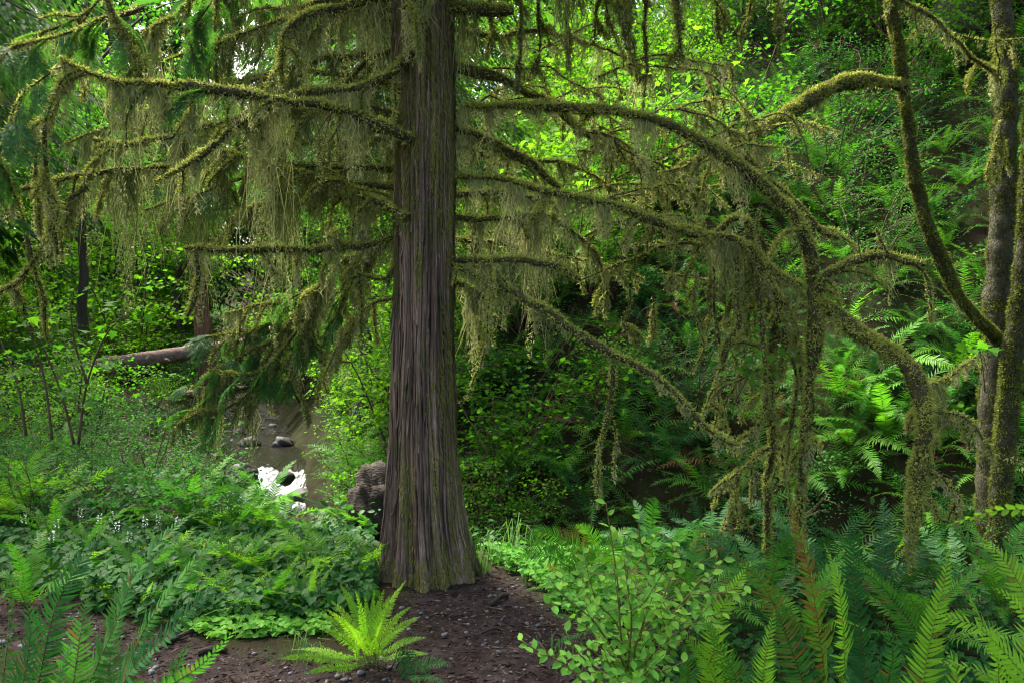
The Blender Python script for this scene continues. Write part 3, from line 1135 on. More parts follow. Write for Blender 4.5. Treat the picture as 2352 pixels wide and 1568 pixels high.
def make_spray(droop):
    """A flat lacy spray of scale leaves, about 0.45 m long, growing along +Y with its face up."""
    G = Geo()
    ax = arch_curve(.45, 5, -droop, 10, rng.uniform(-.1, .1))
    ax = spline(ax, .02)
    V, Q, T = tube(ax, np.linspace(.0035, .001, len(ax)), 3)
    G.add(V, T, Q, C=(.3, 1, 0))
    t, _, _ = frames(ax)
    for k in range(26):
        q = .12 + .86 * k / 26
        i0 = int(q * (len(ax) - 1))
        sg = 1 if k % 2 else -1
        ln = .17 * np.sin(np.pi * (q * .75 + .22)) * rng.uniform(.75, 1.2)
        side = np.array([sg, 0, 0])
        d = unit(side + t[i0] * 1.0 + rng.normal(size=3) * .08)
        m = 9
        x = np.linspace(.12, 1, m)
        pos = ax[i0] + d * (ln * x)[:, None] + np.array([0, 0, -.35]) * (ln * x ** 2)[:, None]
        for s2 in (-1, 1):
            perp = unit(np.cross(d, [0, 0, 1])) * s2
            dd = unit(d + perp * .75 + rng.normal(size=(m, 3)) * .12)
            V, T, C = leaves(pos, dd, np.tile([0, 0, 1.], (m, 1)) + rng.normal(size=(m, 3)) * .25, ln * .32 * (1.15 - x * .75), 'lance', np.clip(rng.normal(.5, .15, m), 0, 1), .1)
            G.add(V, T, C=C)
    return G.build('spray', M['cedar_leaf'])


SPRAYS = [make_spray(a) for a in (35, 60, 80, 50)]


def spray(parent, loc, d, size):
    d = Vector(d)
    q = d.to_track_quat('Y', 'Z')
    o_ = ob('spray', SPRAYS[int(rng.integers(len(SPRAYS)))], parent, loc, None, size)
    o_.rotation_euler = (q.to_matrix().to_4x4() @ Matrix.Rotation(rng.uniform(-.9, .9), 4, 'Y')).to_euler()
    return o_


CB = np.array([-.53, 5.0, hz(-.53, 5.0)])
cedar = thing('cedar_tree', 'big old cedar with furrowed grey-brown bark and moss-draped boughs beside the path', 'tree', CB)


def cedar_trunk():
    zs = np.concatenate([np.arange(-.35, 3.9, .0138), np.linspace(3.9, 15, 40)])
    nth = 390
    th = np.linspace(0, 2 * np.pi, nth, endpoint=False)
    ZZ, TH = np.meshgrid(zs, th, indexing='ij')
    r = np.interp(ZZ, [-.35, 0, .36, .91, 1.456, 2.5, 3.64, 15], [.345, .278, .230, .197, .177, .170, .166, .05])
    cx = np.interp(ZZ, [-.35, 0, .36, .91, 1.456, 2.5, 3.64, 15], [-.50, -.517, -.541, -.552, -.548, -.544, -.553, -.6])
    warp = .55 * (vnoise(TH * 6 / (2 * np.pi) * 1, ZZ * .6, 4, 6) - .5) + .3 * (vnoise(TH * 20 / (2 * np.pi), ZZ * 2.2, 5, 20) - .5)
    # buttress flutes, strongest at the foot
    fl = np.zeros_like(r)
    for ang, wd, am in ((-1.62, .16, .05), (-2.15, .14, .035), (-1.15, .12, .045), (-.55, .2, .05), (-2.75, .2, .05), (.4, .3, .05), (1.5, .4, .04), (2.6, .3, .05)):
        dd = (TH + .05 * np.sin(ZZ * 2.2 + ang * 5) - ang + np.pi) % (2 * np.pi) - np.pi
        fl += am * np.exp(-(dd / wd) ** 2)
    r = r + .03 * (vnoise(TH * 5 / (2 * np.pi), ZZ * 1.1, 71, 5) - .5) + .016 * (vnoise(TH * 11 / (2 * np.pi), ZZ * 2.6, 72, 11) - .5)
    foot = np.exp(-np.maximum(ZZ, 0) / .75)
    r = r + (fl - .03) * (.32 + 1.5 * foot) + .05 * np.exp(-np.maximum(ZZ + .05, 0) / .09)
    # long bark strips split by narrow furrows
    k1 = 38
    ph = TH * k1 / (2 * np.pi) + warp * 2.6
    w1 = np.abs((ph - np.floor(ph)) - .5) * 2
    strip = 1 - np.clip((w1 - .62) / .38, 0, 1) ** 1.6
    ph2 = TH * 104 / (2 * np.pi) + warp * 5.5 + 1.5 * (vnoise(TH * 30 / (2 * np.pi), ZZ * 5, 8, 30) - .5)
    w2 = np.abs((ph2 - np.floor(ph2)) - .5) * 2
    fine = 1 - np.clip((w2 - .5) / .5, 0, 1)
    lift = vnoise(TH * k1 / (2 * np.pi) + warp * 2.6, ZZ * 1.6, 12)
    plate = vnoise(np.floor(ph) * 7.3, ZZ * 3.1 + np.floor(ph) * 3, 14)
    r = r + .022 * (strip - .7) + .008 * fine * strip + .012 * (lift - .5) + .009 * (plate - .5)
    r = r + .005 * (vnoise(TH * 140 / (2 * np.pi), ZZ * 14, 31, 140) - .5)
    Xv = cx + r * np.cos(TH)
    Yv = 5.0 + r * np.sin(TH)
    V = np.stack([Xv, Yv, ZZ + CB[2] * 0], -1).reshape(-1, 3)
    n, m = ZZ.shape
    i, j = np.meshgrid(np.arange(n - 1), np.arange(m), indexing='ij')
    k = (j + 1) % m
    Q = np.stack([i * m + j, i * m + k, (i + 1) * m + k, (i + 1) * m + j], -1).reshape(-1, 4)
    me = mesh('trunk', V - CB, None, M['bark_cedar'], None, Q, True)
    tr = ob('trunk', me, cedar)
    # loose bark strips peeling along the trunk
    Vg = V.reshape(n, m, 3)
    for q in range(260):
        a0 = rng.uniform(-np.pi, .15)
        z0 = rng.uniform(.12, 3.5)
        ln = rng.uniform(.2, .75)
        j0 = int((a0 % (2 * np.pi)) / (2 * np.pi) * nth)
        i0 = int(np.searchsorted(zs, z0))
        i1 = min(int(np.searchsorted(zs, z0 + ln)), n - 2)
        idx = np.linspace(i0, i1, 7).astype(int)
        drift = np.round(np.linspace(0, rng.uniform(-4, 4), 7)).astype(int)
        ctr = np.array([Vg[i_, (j0 + d_) % m] for i_, d_ in zip(idx, drift)])
        ctr[1:-1, :2] = (ctr[:-2, :2] + ctr[2:, :2]) / 2 * .6 + ctr[1:-1, :2] * .4
        ax = np.column_stack([np.interp(ctr[:, 2], [-.35, 0, .36, .91, 1.456, 2.5, 3.64], [-.50, -.517, -.541, -.552, -.548, -.544, -.553]), np.full(7, 5.0)])
        od = np.column_stack([unit(ctr[:, :2] - ax), np.zeros(7)])
        td = np.column_stack([-od[:, 1], od[:, 0], np.zeros(7)])
        wd = rng.uniform(.006, .019) * np.array([.3, .8, 1, 1, .95, .75, .2])
        lift = np.array([rng.uniform(.004, .02), .006, .003, .002, .003, .006, rng.uniform(.004, .016)]) + .002
        o3 = ctr + od * lift[:, None]
        VV = np.concatenate([o3 - td * wd[:, None], o3 + td * wd[:, None], o3 - od * .006])
        k7 = np.arange(6)
        QQ = np.concatenate([np.stack([k7, k7 + 7, k7 + 8, k7 + 1], -1), np.stack([k7, k7 + 1, k7 + 15, k7 + 14], -1), np.stack([k7 + 7, k7 + 14, k7 + 15, k7 + 8], -1)])
        ob('bark_strip', mesh('bark_strip', VV - CB, None, M['bark_cedar'], None, QQ, False), tr)
    # moss growing on the bark
    want = 110000
    ii = rng.integers(0, np.searchsorted(zs, 3.9), want)
    jj = rng.integers(0, nth, want)
    p = V.reshape(n, m, 3)[ii, jj]
    z, a = zs[ii], th[jj]
    a = (a + np.pi) % (2 * np.pi) - np.pi            # -pi/2 faces the camera
    dens = fbm(a * 3.5, z * 1.6, 3, 60)
    right = np.exp(-((a + .35) / .55) ** 2)
    base = np.exp(-np.maximum(z - .08, 0) / .2)
    top = sstep(1.5, 2.6, z)
    keep = dens + .22 * right + .30 * base + .10 * top - .36 * (1 - top) * (1 - right) * (1 - base)
    sel = rng.uniform(0, 1, want) < np.clip((keep - .31) * 4.0, 0, 1)
    p, z, a = p[sel], z[sel], a[sel]
    k = len(p)
    out = np.stack([np.cos(a), np.sin(a), np.zeros(k)], -1)
    tip = p + out * rng.uniform(.006, .018, k)[:, None] + np.array([0, 0, -1]) * rng.uniform(.008, .04, k)[:, None] + rng.normal(size=(k, 3)) * .005
    sd = np.stack([-np.sin(a), np.cos(a), np.zeros(k)], -1) * rng.uniform(.003, .007, k)[:, None]
    VV = np.stack([p - sd, p + sd, tip], 1).reshape(-1, 3)
    tn = np.clip(.35 + .35 * vnoise(a * 4, z * 4, 66) + .15 * rng.normal(size=k), 0, 1)
    me = mesh('bark_moss', VV - CB, np.arange(3 * k).reshape(-1, 3), M['moss_trunk'], np.repeat(np.stack([tn] * 3, -1), 3, 0))
    ob('bark_moss', me, tr, kind='stuff')


cedar_trunk()


def B(pts, r0, r1, **kw):
    return mossy_branch(cedar, CB, pts, r0, r1, **kw)


# right-hand boughs
B("1030,22,4.95;1110,24,4.9;1178,27,4.85", .034, .032, hang=.12, tone=0.52)
B("1025,-45,5;1200,-30,5.1;1400,-25,5.15;1600,-40,5.2;1850,-60,5.3", .03, .015, hang=.3, dens=.8, twigs=10, tl=(.3, .6), tone=0.47)
B("1030,150,5.1;1150,185,5.3;1215,215,5.5;1300,265,5.7;1350,312,5.85;1420,352,6;1500,405,6.2;1580,437,6.35;1660,425,6.5", .036, .014, hang=.16, twigs=6, tone=0.57)
B("1030,292,5;1090,312,5.1;1150,342,5.25;1220,382,5.4;1285,434,5.5", .028, .03, hang=.18, dens=1.3, twigs=4, tone=0.57)
B("1030,500,5.1;1150,505,5.3;1240,488,5.5;1300,520,5.6;1360,575,5.7;1392,640,5.75;1388,720,5.75", .022, .009, hang=.3, dens=1.5, twigs=6, tone=0.57)
B("1030,452,5.2;1120,440,5.3;1200,450,5.4;1290,470,5.6", .02, .012, hang=.26, dens=1.4, twigs=3, tone=0.52)
B("1028,601,4.95;1150,597,4.85;1240,602,4.8;1290,616,4.8;1332,642,4.8", .024, .019, hang=.18, dens=1.3, twigs=4, tone=0.67)
B("1028,606,4.95;1090,632,4.9;1170,667,4.8;1250,712,4.7;1330,772,4.65;1420,822,4.6;1500,862,4.55;1560,912,4.5;1612,972,4.5;1652,1006,4.5", .016, .012, mid=.024, hang=.13, dens=1.5, twigs=4, tone=0.7)
B("1645,1003,4.5;1685,1020,4.5;1722,1013,4.52", .010, .006, hang=.08, tone=0.72)
B("1408,838,4.6;1402,930,4.6;1383,1000,4.6;1375,1080,4.6;1374,1150,4.6", .014, .010, hang=.12, dens=1.3, tone=0.57)
B("1400,930,4.6;1412,1000,4.62;1410,1100,4.62", .008, .005, hang=.10, tone=0.62)
B("1030,640,5.2;1080,660,5.3;1120,700,5.35;1112,790,5.35", .022, .014, hang=.34, dens=1.8, twigs=5, tone=0.52)
B("1030,840,5.2;1055,930,5.1;1095,860,5.05;1120,780,5.0", .006, .006, hang=.05, tone=0.62)

for (u, v1, d) in ((1192, 208, 5.05), (1305, 120, 5.2), (1440, 105, 5.3), (1485, 250, 5.25), (1562, 138, 5.1), (1652, 90, 5.3), (1790, 135, 5.0), (1130, 110, 5.2), (1240, 150, 5.3), (1375, 80, 5.2)):
    B(np.array([P(u + rng.uniform(-12, 12), -35, d), P(u + rng.uniform(-6, 6), v1 * .35, d), P(u, v1 * .7, d), P(u + rng.uniform(-8, 8), v1, d)]), .009, .004, hang=.09, dens=2.2, twigs=3, tl=(.06, .2), tone=.38)
B("1000,-60,4.78;975,-20,4.75;948,5,4.72;925,25,4.72", .02, .012, hang=.26, dens=1.8, twigs=3, tone=.55)
# left-hand boughs
B("945,322,4.8;900,302,4.75;820,270,4.7;740,240,4.6;650,232,4.55;560,222,4.5;480,206,4.45;380,200,4.4;280,195,4.35;200,168,4.3;140,135,4.3", .04, .014, mid=.03, hang=0.274, dens=1.2, twigs=10, tone=0.67, sprays=7)
B("948,112,4.83;905,165,4.8;850,192,4.75;760,210,4.7;700,222,4.7;640,240,4.65;570,277,4.6;520,312,4.55;470,354,4.5;400,397,4.5;355,418,4.5", .02, .016, mid=.03, hang=0.304, dens=1.1, twigs=8, tone=0.64)
B("915,112,5.1;850,140,5.2;790,190,5.3;735,222,5.4", .024, .014, hang=0.203, tone=0.47, twigs=3)
B("640,242,4.8;560,265,4.9;480,290,5;390,316,5.1;300,335,5.2;215,322,5.2", .02, .018, hang=0.324, dens=1.4, twigs=6, tone=0.54)
B("915,-15,5.0;800,15,4.9;740,25,4.85;690,50,4.8;650,95,4.8;648,190,4.8", .034, .016, hang=0.345, dens=1.4, twigs=9, tone=0.54)
B("240,-15,4.6;270,60,4.55;300,120,4.5;318,160,4.45;312,199,4.42", .018, .022, hang=0.162, twigs=4, tone=0.52, sprays=4)
B("935,502,4.82;880,470,4.9;830,450,5;770,405,5.1;740,370,5.2;735,300,5.3", .02, .012, hang=0.243, dens=1.2, twigs=5, tone=0.47)
B("910,432,5.1;800,425,5.2;700,405,5.3;600,372,5.4;500,345,5.5", .02, .012, hang=0.345, dens=1.5, twigs=8, tone=0.5)
B("915,542,5;830,565,4.95;720,573,4.9;600,577,4.85;500,575,4.8;425,570,4.8", .024, .022, hang=0.162, dens=1.3, twigs=5, tone=0.54)
B("450,578,4.8;457,640,4.8;442,700,4.8;430,727,4.8", .018, .012, hang=0.0507, tone=0.62, coat=1.4)
B("912,600,5;885,640,5;850,637,5;815,625,5", .016, .008, hang=0.142, tone=0.47, twigs=2)
B("908,685,5.1;850,702,5.2;812,745,5.3;795,800,5.3", .012, .008, hang=0.223, dens=1.4, twigs=5, tone=0.54)
B("908,560,5.4;800,598,5.6;745,650,5.8;690,715,5.9;640,775,6;604,850,6;590,905,6;540,937,6", .022, .010, hang=0.304, dens=1.4, twigs=10, tone=0.4, sprays=4)
B("745,650,5.8;660,690,5.9;600,700,6;515,722,6", .012, .006, hang=0.122, twigs=4, tone=0.42, sprays=4)
B("690,720,5.9;720,790,5.85;760,822,5.8;805,832,5.8", .016, .008, hang=0.203, twigs=4, tone=0.42)
B("640,780,6;580,805,6;520,830,6;460,870,6", .014, .006, hang=0.223, dens=1.3, twigs=6, tone=0.37, sprays=6)
B("600,880,6;520,900,6;430,885,6", .012, .005, hang=0.142, twigs=4, tone=0.42, sprays=4)
B("760,640,5.9;700,700,6;640,740,6.05;560,760,6.1;470,775,6.1", .014, .006, hang=.2, dens=1.3, twigs=8, tone=.38, sprays=9)
B("720,700,5.9;660,790,5.9;620,840,5.9;560,860,5.9;480,850,6", .016, .006, hang=.26, dens=1.5, twigs=9, tone=.35, sprays=9)
B("650,800,5.9;600,870,5.9;540,930,5.9;480,945,5.9;440,938,5.9", .012, .005, hang=.14, dens=1.1, twigs=6, tone=.35, sprays=6)
B("745,640,5.8;720,720,5.8;690,800,5.8;660,880,5.8", .02, .010, hang=.26, dens=1.7, twigs=6, tone=.38, sprays=4)
B("800,600,5.7;790,680,5.7;770,740,5.7", .012, .006, hang=.2, dens=1.5, twigs=4, tone=.4, sprays=4)
# the crowded left edge
B("330,20,4.9;200,60,4.8;90,95,4.7;-40,130,4.6", .014, .006, hang=0.254, dens=.8, twigs=4, tone=0.62, sprays=11)
B("200,168,4.3;140,200,4.3;108,260,4.3;100,340,4.3;112,430,4.3;122,510,4.3;132,585,4.3", .012, .014, hang=0.203, dens=1.8, twigs=8, tl=(.1, .25), tone=0.75)
B("150,205,4.4;90,330,4.4;80,430,4.4;95,540,4.4", .008, .008, hang=0.183, dens=1.6, twigs=5, tl=(.1, .25), tone=0.75)
B("420,380,5.4;330,385,5.3;200,402,5.2;80,432,5.1;-40,470,5", .016, .012, hang=0.345, dens=1.5, twigs=8, tone=0.47, sprays=2)
B("200,430,5.2;130,490,5.1;90,580,5;50,640,5;-30,690,5", .014, .012, hang=0.243, dens=1.5, twigs=6, tone=0.47)
B("60,540,5;80,620,5;105,700,5", .016, .008, hang=0.122, dens=1.4, tone=0.42, twigs=3)
B("260,-30,5.3;180,40,5.3;60,100,5.2;-60,200,5.2", .012, .006, hang=0.152, dens=.6, twigs=3, tone=0.52, sprays=18)
B("160,140,4.3;60,210,4.25;20,300,4.2;-10,380,4.2", .008, .004, hang=0.122, dens=.6, twigs=2, tone=0.67, sprays=9)
B("520,-40,5.2;470,30,5.2;440,90,5.2;450,150,5.2", .010, .005, hang=0.203, dens=.8, twigs=4, tone=0.52, sprays=9)
# boughs on the far side of the trunk, hung with long curtains
for k, (u0, v0, u1, v1) in enumerate(((905, 60, 380, 130), (905, 180, 300, 260), (905, 250, 420, 330), (905, 330, 260, 420), (905, 400, 330, 480),
                                      (905, 20, 520, 60), (905, 130, 150, 330), (905, 470, 520, 500), (700, -30, 330, 60))):
    d0, d1 = 5.3, rng.uniform(5.8, 6.8)
    q = np.linspace(0, 1, 6)
    pts = np.array([P(u0 + (u1 - u0) * a, v0 + (v1 - v0) * a - 40 * math.sin(a * math.pi) + rng.uniform(-14, 14), d0 + (d1 - d0) * a) for a in q])
    B(pts, .02, .008, hang=0.345, dens=1.3, twigs=9, tone=0.42, sprays=3 if k % 2 else 6)
for k, (u0, v0, u1, v1) in enumerate(((1040, 80, 1500, 150), (1040, 340, 1500, 470), (1040, 560, 1480, 640))):
    q = np.linspace(0, 1, 6)
    pts = np.array([P(u0 + (u1 - u0) * a, v0 + (v1 - v0) * a - 30 * math.sin(a * math.pi) + rng.uniform(-12, 12), 5.2 + 1.4 * a) for a in q])
    B(pts, .018, .007, hang=0.264, dens=.9, twigs=6, tone=0.47)

# crown above the picture: boughs and sprays that shade the trunk and the path
cg = Geo()
for k in range(46):
    z0 = 4.3 + k * .21
    a = k * 2.399
    ln = 2.2 * (1 - .05 * (z0 - 4.3)) * rng.uniform(.75, 1.1)
    p0 = np.array([-.56, 5.0, z0])
    e = p0 + np.array([math.cos(a) * ln, math.sin(a) * ln, -.22 * ln + .3])
    bc = spline(np.array([p0, (p0 + e) / 2 + [0, 0, .25], e]), .25)
    V, Q, T = tube(bc, np.linspace(.045, .01, len(bc)), 5)
    G = Geo()
    G.add(V, T, Q)
    ob('branch', G.build('branch', M['bark_dark'], True, CB), cedar)
    m = 230
    q = rng.uniform(.12, 1, m)
    sd = np.array([-math.sin(a), math.cos(a), 0])
    wv = rng.normal(size=m) * .4
    pos = p0 + (e - p0) * q[:, None] + sd * wv[:, None] + np.array([0, 0, 1]) * (.25 * np.sin(q * np.pi) - .45 * np.abs(wv) - rng.uniform(0, .25, m))[:, None]
    pos = pos[pos[:, 2] > 3.95 + .1 * np.abs(pos[:, 1] - 5)]
    m = len(pos)
    d = unit(rng.normal(size=(m, 3)) * [.7, .7, .3] + [math.cos(a) * .6, math.sin(a) * .6, -.9])
    V, T, C = leaves(pos, d, rdir(m, .8), .30 * rng.uniform(.6, 1.3, m), 'lance', np.clip(rng.normal(.5, .2, m), 0, 1))
    cg.add(V, T, C=C)
ob('crown', cg.build('crown', M['cedar_leaf'], False, CB), cedar)

# ------------------------------------------------------------------ arching vine maple on the right
VBx = P(1800, 1290, 5.3)
VB = np.array([VBx[0], VBx[1], hz(VBx[0], VBx[1])])
vine = thing('vine_maple', 'shaggy moss-covered vine maple arching over from the right in front of the ferny slope', 'tree', VB)


def W(pts, r0, r1, **kw):
    kw.setdefault('tone', .62)
    return mossy_branch(vine, VB, pts, r0, r1, **kw)


W("1830,1480,5.3;1836,1290,5.2;1838,1140,5.1;1852,1000,5.0;1862,880,4.95;1868,760,4.9;1870,660,4.9;1858,570,4.88;1822,492,4.85;1762,432,4.85;1682,372,4.85;1602,322,4.85;1502,277,4.85;1402,256,4.88;1202,249,4.92;1055,246,4.96", .026, .02, mid=.044, hang=0.162, dens=1.4, twigs=8, name='stem', coat=1.3)
W("1760,1480,5.35;1765,1290,5.3;1762,1140,5.3;1772,1000,5.3;1765,880,5.2;1770,760,5.15;1765,660,5.1;1735,590,5.05;1690,555,5;1650,545,5;1580,535,5;1500,510,5;1400,470,5;1250,440,4.98;1150,415,4.97;1042,405,4.97", .022, .018, mid=.03, hang=0.184, dens=1.5, twigs=12, name='stem', coat=1.2)
W("1925,548,5.3;1880,528,5.3;1830,470,5.3;1760,410,5.3;1690,350,5.4;1640,345,5.6", .018, .014, hang=0.13, twigs=4)
W("1872,690,4.9;1890,642,4.85;1930,616,4.8;1990,596,4.75;2040,589,4.7;2080,601,4.7;2125,608,4.7", .028, .02, hang=0.141, dens=1.4, twigs=3, tone=.66)
W("2042,590,4.7;2026,560,4.7;2010,520,4.7", .012, .006, hang=0.0324, tone=.6)
W("1872,690,4.9;1920,720,4.85;1955,755,4.8;2010,785,4.7;2060,812,4.6;2100,872,4.5;2120,935,4.45;2115,1000,4.4;2105,1080,4.4;2100,1170,4.4;2086,1275,4.4", .034, .016, mid=.052, hang=0.12, dens=2.0, twigs=18, tl=(.1, .3), coat=1.6, tone=.68)
W("2110,1060,4.4;2108,1110,4.4;2104,1170,4.4", .05, .045, hang=0.173, dens=2, coat=1.8, tone=.72, twigs=6, tl=(.1, .25))
W("2112,893,4.5;2160,872,4.6;2210,842,4.7;2245,815,4.8", .011, .006, hang=0.141, dens=1.3, twigs=3, tl=(.08, .2), tone=.66)
W("2120,945,4.45;2200,952,4.4;2240,972,4.35;2266,1028,4.3", .012, .009, hang=0.162, dens=1.4, twigs=4, tl=(.08, .2), tone=.7)
W("2266,1028,4.3;2300,1045,4.3;2380,1075,4.3", .004, .002, hang=0.054, dens=.5, coat=.5)
W("2115,1072,4.4;2150,1092,4.4;2195,1130,4.35;2198,1195,4.35", .012, .014, hang=0.141, dens=1.4, twigs=3, tl=(.08, .2), tone=.7)
W("1640,550,5.2;1660,522,5.15;1700,500,5.1;1724,522,5.05;1726,556,5.05;1746,602,5;1776,652,5;1792,722,5;1802,792,5.05;1790,870,5.1", .024, .022, mid=.034, hang=0.151, dens=1.4, twigs=6, coat=1.5, tone=.75)
W("1746,602,5;1800,640,4.98;1840,655,4.95", .022, .02, hang=0.216, dens=1.4, coat=1.4, tone=.7)
W("1692,590,5;1692,660,5;1694,740,5;1668,792,5;1658,848,5", .016, .018, hang=0.0864, coat=1.4, dens=1.2, tone=.68)
W("1640,590,5.2;1638,700,5.2;1655,830,5.2;1622,930,5.2;1590,988,5.2", .010, .008, hang=0.13, dens=1.3, twigs=3)
W("1740,640,5;1744,700,5;1756,820,5;1753,940,5;1730,988,5;1690,1013,5", .018, .010, hang=0.0968, dens=1.2, coat=1.4, twigs=3, tone=.66)
W("1790,700,5.1;1815,800,5.1;1828,880,5.1;1822,960,5.1;1795,1040,5.1;1768,1120,5.1", .014, .010, hang=0.13, dens=1.2, twigs=3)
W("1820,700,5.2;1832,780,5.2;1842,900,5.2;1848,1000,5.2;1830,1045,5.2;1785,1085,5.2", .012, .009, hang=0.13, dens=1.2, twigs=3)
W("1762,1030,5.25;1740,1043,5.2;1700,1085,5.15;1660,1108,5.1;1625,1135,5.1", .014, .006, hang=0.151, dens=1.5, twigs=4)
W("1700,1085,5.15;1680,1150,5.1;1664,1195,5.1;1652,1245,5.1", .008, .005, hang=0.108, dens=1.4, twigs=4)
W("1745,845,5.1;1700,873,5.1;1660,888,5.1;1634,915,5.1", .010, .006, hang=0.119, dens=1.3, twigs=2)
W("1870,700,5.1;1800,640,5.1;1720,585,5.1;1600,560,5.3;1480,582,5.5;1400,617,5.5;1330,645,5.5", .012, .008, hang=0.162, dens=1.2, twigs=6, tone=.55)
W("1690,330,6.1;1640,352,6.0;1560,388,5.9;1500,400,5.9", .012, .006, hang=0.108)
for k in range(16):
    u, v = rng.uniform(1440, 1800), rng.uniform(470, 680)
    L = rng.uniform(60, 260)
    d = rng.uniform(5.0, 5.7)
    W(np.array([P(u, v, d), P(u + rng.uniform(-12, 12), v + L * .4, d), P(u + rng.uniform(-30, 25), v + L * .75, d), P(u + rng.uniform(-50, 20), v + L, d)]),
      .006, .004, hang=0.151, dens=1.6, twigs=3, tl=(.06, .18), tone=rng.uniform(.45, .7))

for k in range(34):
    u, v = rng.uniform(1080, 1750), rng.uniform(110, 640)
    L, an, d = rng.uniform(130, 360), rng.uniform(-.25, .75), rng.uniform(5.1, 6.3)
    q = np.linspace(0, 1, 5)
    pts = np.array([P(u + L * math.cos(an) * a, v + L * math.sin(an) * a - L * .14 * math.sin(a * math.pi) + rng.uniform(-8, 8), d + .3 * a) for a in q])
    W(pts, .010, .004, hang=rng.uniform(.06, .16), dens=rng.uniform(.7, 1.3), twigs=3, tl=(.06, .22), tone=rng.uniform(.45, .7))

# ------------------------------------------------------------------ leaning maples at the right edge
mb = P(2290, 1060, 7.5)
MB = np.array([mb[0], mb[1], hz(mb[0], mb[1])])
bigm = thing('bigleaf_maple', 'grey mossy maple of several stems at the right edge with one leaning stem', 'tree', MB)
kw = dict(far=1.25, mat='bark_maple')
zb = MB[2] - .3
p3 = path3("2283,950,7.5;2292,700,7.5;2300,500,7.5;2310,250,7.6;2300,0,7.7;2295,-300,7.8;2290,-900,7.9")
mossy_branch(bigm, MB, np.vstack([[p3[0][0] - .02, 7.5, zb], p3]), .135, .07, mid=.082, hang=.10, dens=3, coat=1.6, name='stem', tone=.1, **kw)
mossy_branch(bigm, MB, "2285,775,7.4;2230,717,7.2;2190,660,7.1;2130,520,6.95;2100,400,6.9;2080,250,6.85;2062,100,6.8;2045,0,6.8;2035,-250,6.8;2000,-800,7", .052, .032, mid=.040, hang=.12, dens=3, coat=3.2, name='stem', tone=.2, far=1.2, mat='moss_base')
p4 = path3("2322,850,7.2;2345,700,7.1;2365,450,7.0;2380,200,7;2400,-300,7")
mossy_branch(bigm, MB, np.vstack([[p4[0][0] - .12, 7.3, zb], p4]), .08, .06, hang=.09, dens=3, coat=1.6, name='stem', tone=.1, **kw)
mossy_branch(bigm, MB, "2078,200,6.85;2030,190,6.7;1980,188,6.6;1900,205,6.5;1830,250,6.4;1760,290,6.3;1690,330,6.2;1640,355,6.1;1560,385,6.05", .05, .018, mid=.052, hang=.16, dens=1.6, coat=2.0, tone=.66, far=1.15)
mossy_branch(bigm, MB, "2305,185,7.5;2225,126,7.2;2175,69,7;2095,15,6.8;2030,-20,6.7", .022, .014, hang=.16, dens=1, twigs=8, tone=.42, far=1.2)
mossy_branch(bigm, MB, "2200,80,7.1;2260,95,7.1;2352,90,7.1", .008, .006, hang=.1, dens=.8, twigs=3, tone=.4, far=1.2)
mossy_branch(bigm, MB, "2300,280,7.4;2285,350,7.3;2290,420,7.2", .03, .02, hang=.22, dens=1.5, twigs=4, tone=.5, far=1.2)


# ------------------------------------------------------------------ vegetation on the slopes
def in_view(x, y, z, m=140):
    if y < .8:
        return False
    u, v = 1176 + x / y * FPX, 784 - (z - 1.5) / y * FPX
    return -m < u < 2352 + m and -m < v < 1568 + m * 2


def scatter(n, xr, yr, rmin, ok, dens=None, view=True):
    """Up to n points at least rmin * (.6 + .05 d) apart; ok(x, y, e, side) and dens(x, y) are vectorised."""
    K = n * 60
    x, y = rng.uniform(*xr, K), rng.uniform(*yr, K)
    d, sd_, lv, hw = creek_dist(x, y)
    keep = ok(x, y, d - hw, sd_)
    if dens is not None:
        keep &= rng.uniform(0, 1, K) < dens(x, y)
    x, y = x[keep], y[keep]
    z = height(x, y)
    if view:
        m = 300
        u, v = 1176 + x / y * FPX, 784 - (z - 1.5) / y * FPX
        k2 = (y > .8) & (u > -m) & (u < 2352 + m) & (v > -m) & (v < 1568 + 2 * m)
        x, y, z = x[k2], y[k2], z[k2]
    out = np.zeros((0, 3))
    for a, b, c in zip(x, y, z):
        rr = rmin * (.6 + .05 * math.hypot(a, b))
        if len(out) and ((out[:, 0] - a) ** 2 + (out[:, 1] - b) ** 2).min() < rr * rr:
            continue
        out = np.vstack([out, (a, b, c)])
        if len(out) >= n:
            break
    return out


def uof(x, y):
    return 1176 + x / y * FPX


def hill_ok(x, y, e, sd_):
    return (sd_ > 0) & (e > np.where((uof(x, y) < 800) & (y > 9), .85, .1))


# sword ferns on the hillside
for x, y, z in scatter(290, (-3, 12), (5.2, 15), .38, hill_ok, lambda x, y: np.minimum(1, (9 / y) ** 1.2) * np.where(uof(x, y) > 1500, 1.0, .5)):
    u = uof(x, y)
    lab, grp = (("dark sword fern on the steep slope around the grey maple stems", "ferns on the slope by the grey maple") if u > 1950 else
                ("sword fern on the shaded hillside behind the hanging moss of the vine maple", "ferns on the hillside behind the vine maple") if u > 1420 else
                ("sword fern on the leafy bank just behind the cedar trunk", "ferns on the bank behind the cedar"))
    fern('sword_fern', lab, (x, y, z - .03), 'far_dark' if rng.uniform() < (.25 if y > 8.5 else .55) else 'far', int(rng.integers(10, 14)), rng.uniform(1.0, 1.5), grp, tilt=(rng.uniform(.1, .4), rng.uniform(-.35, .05)))
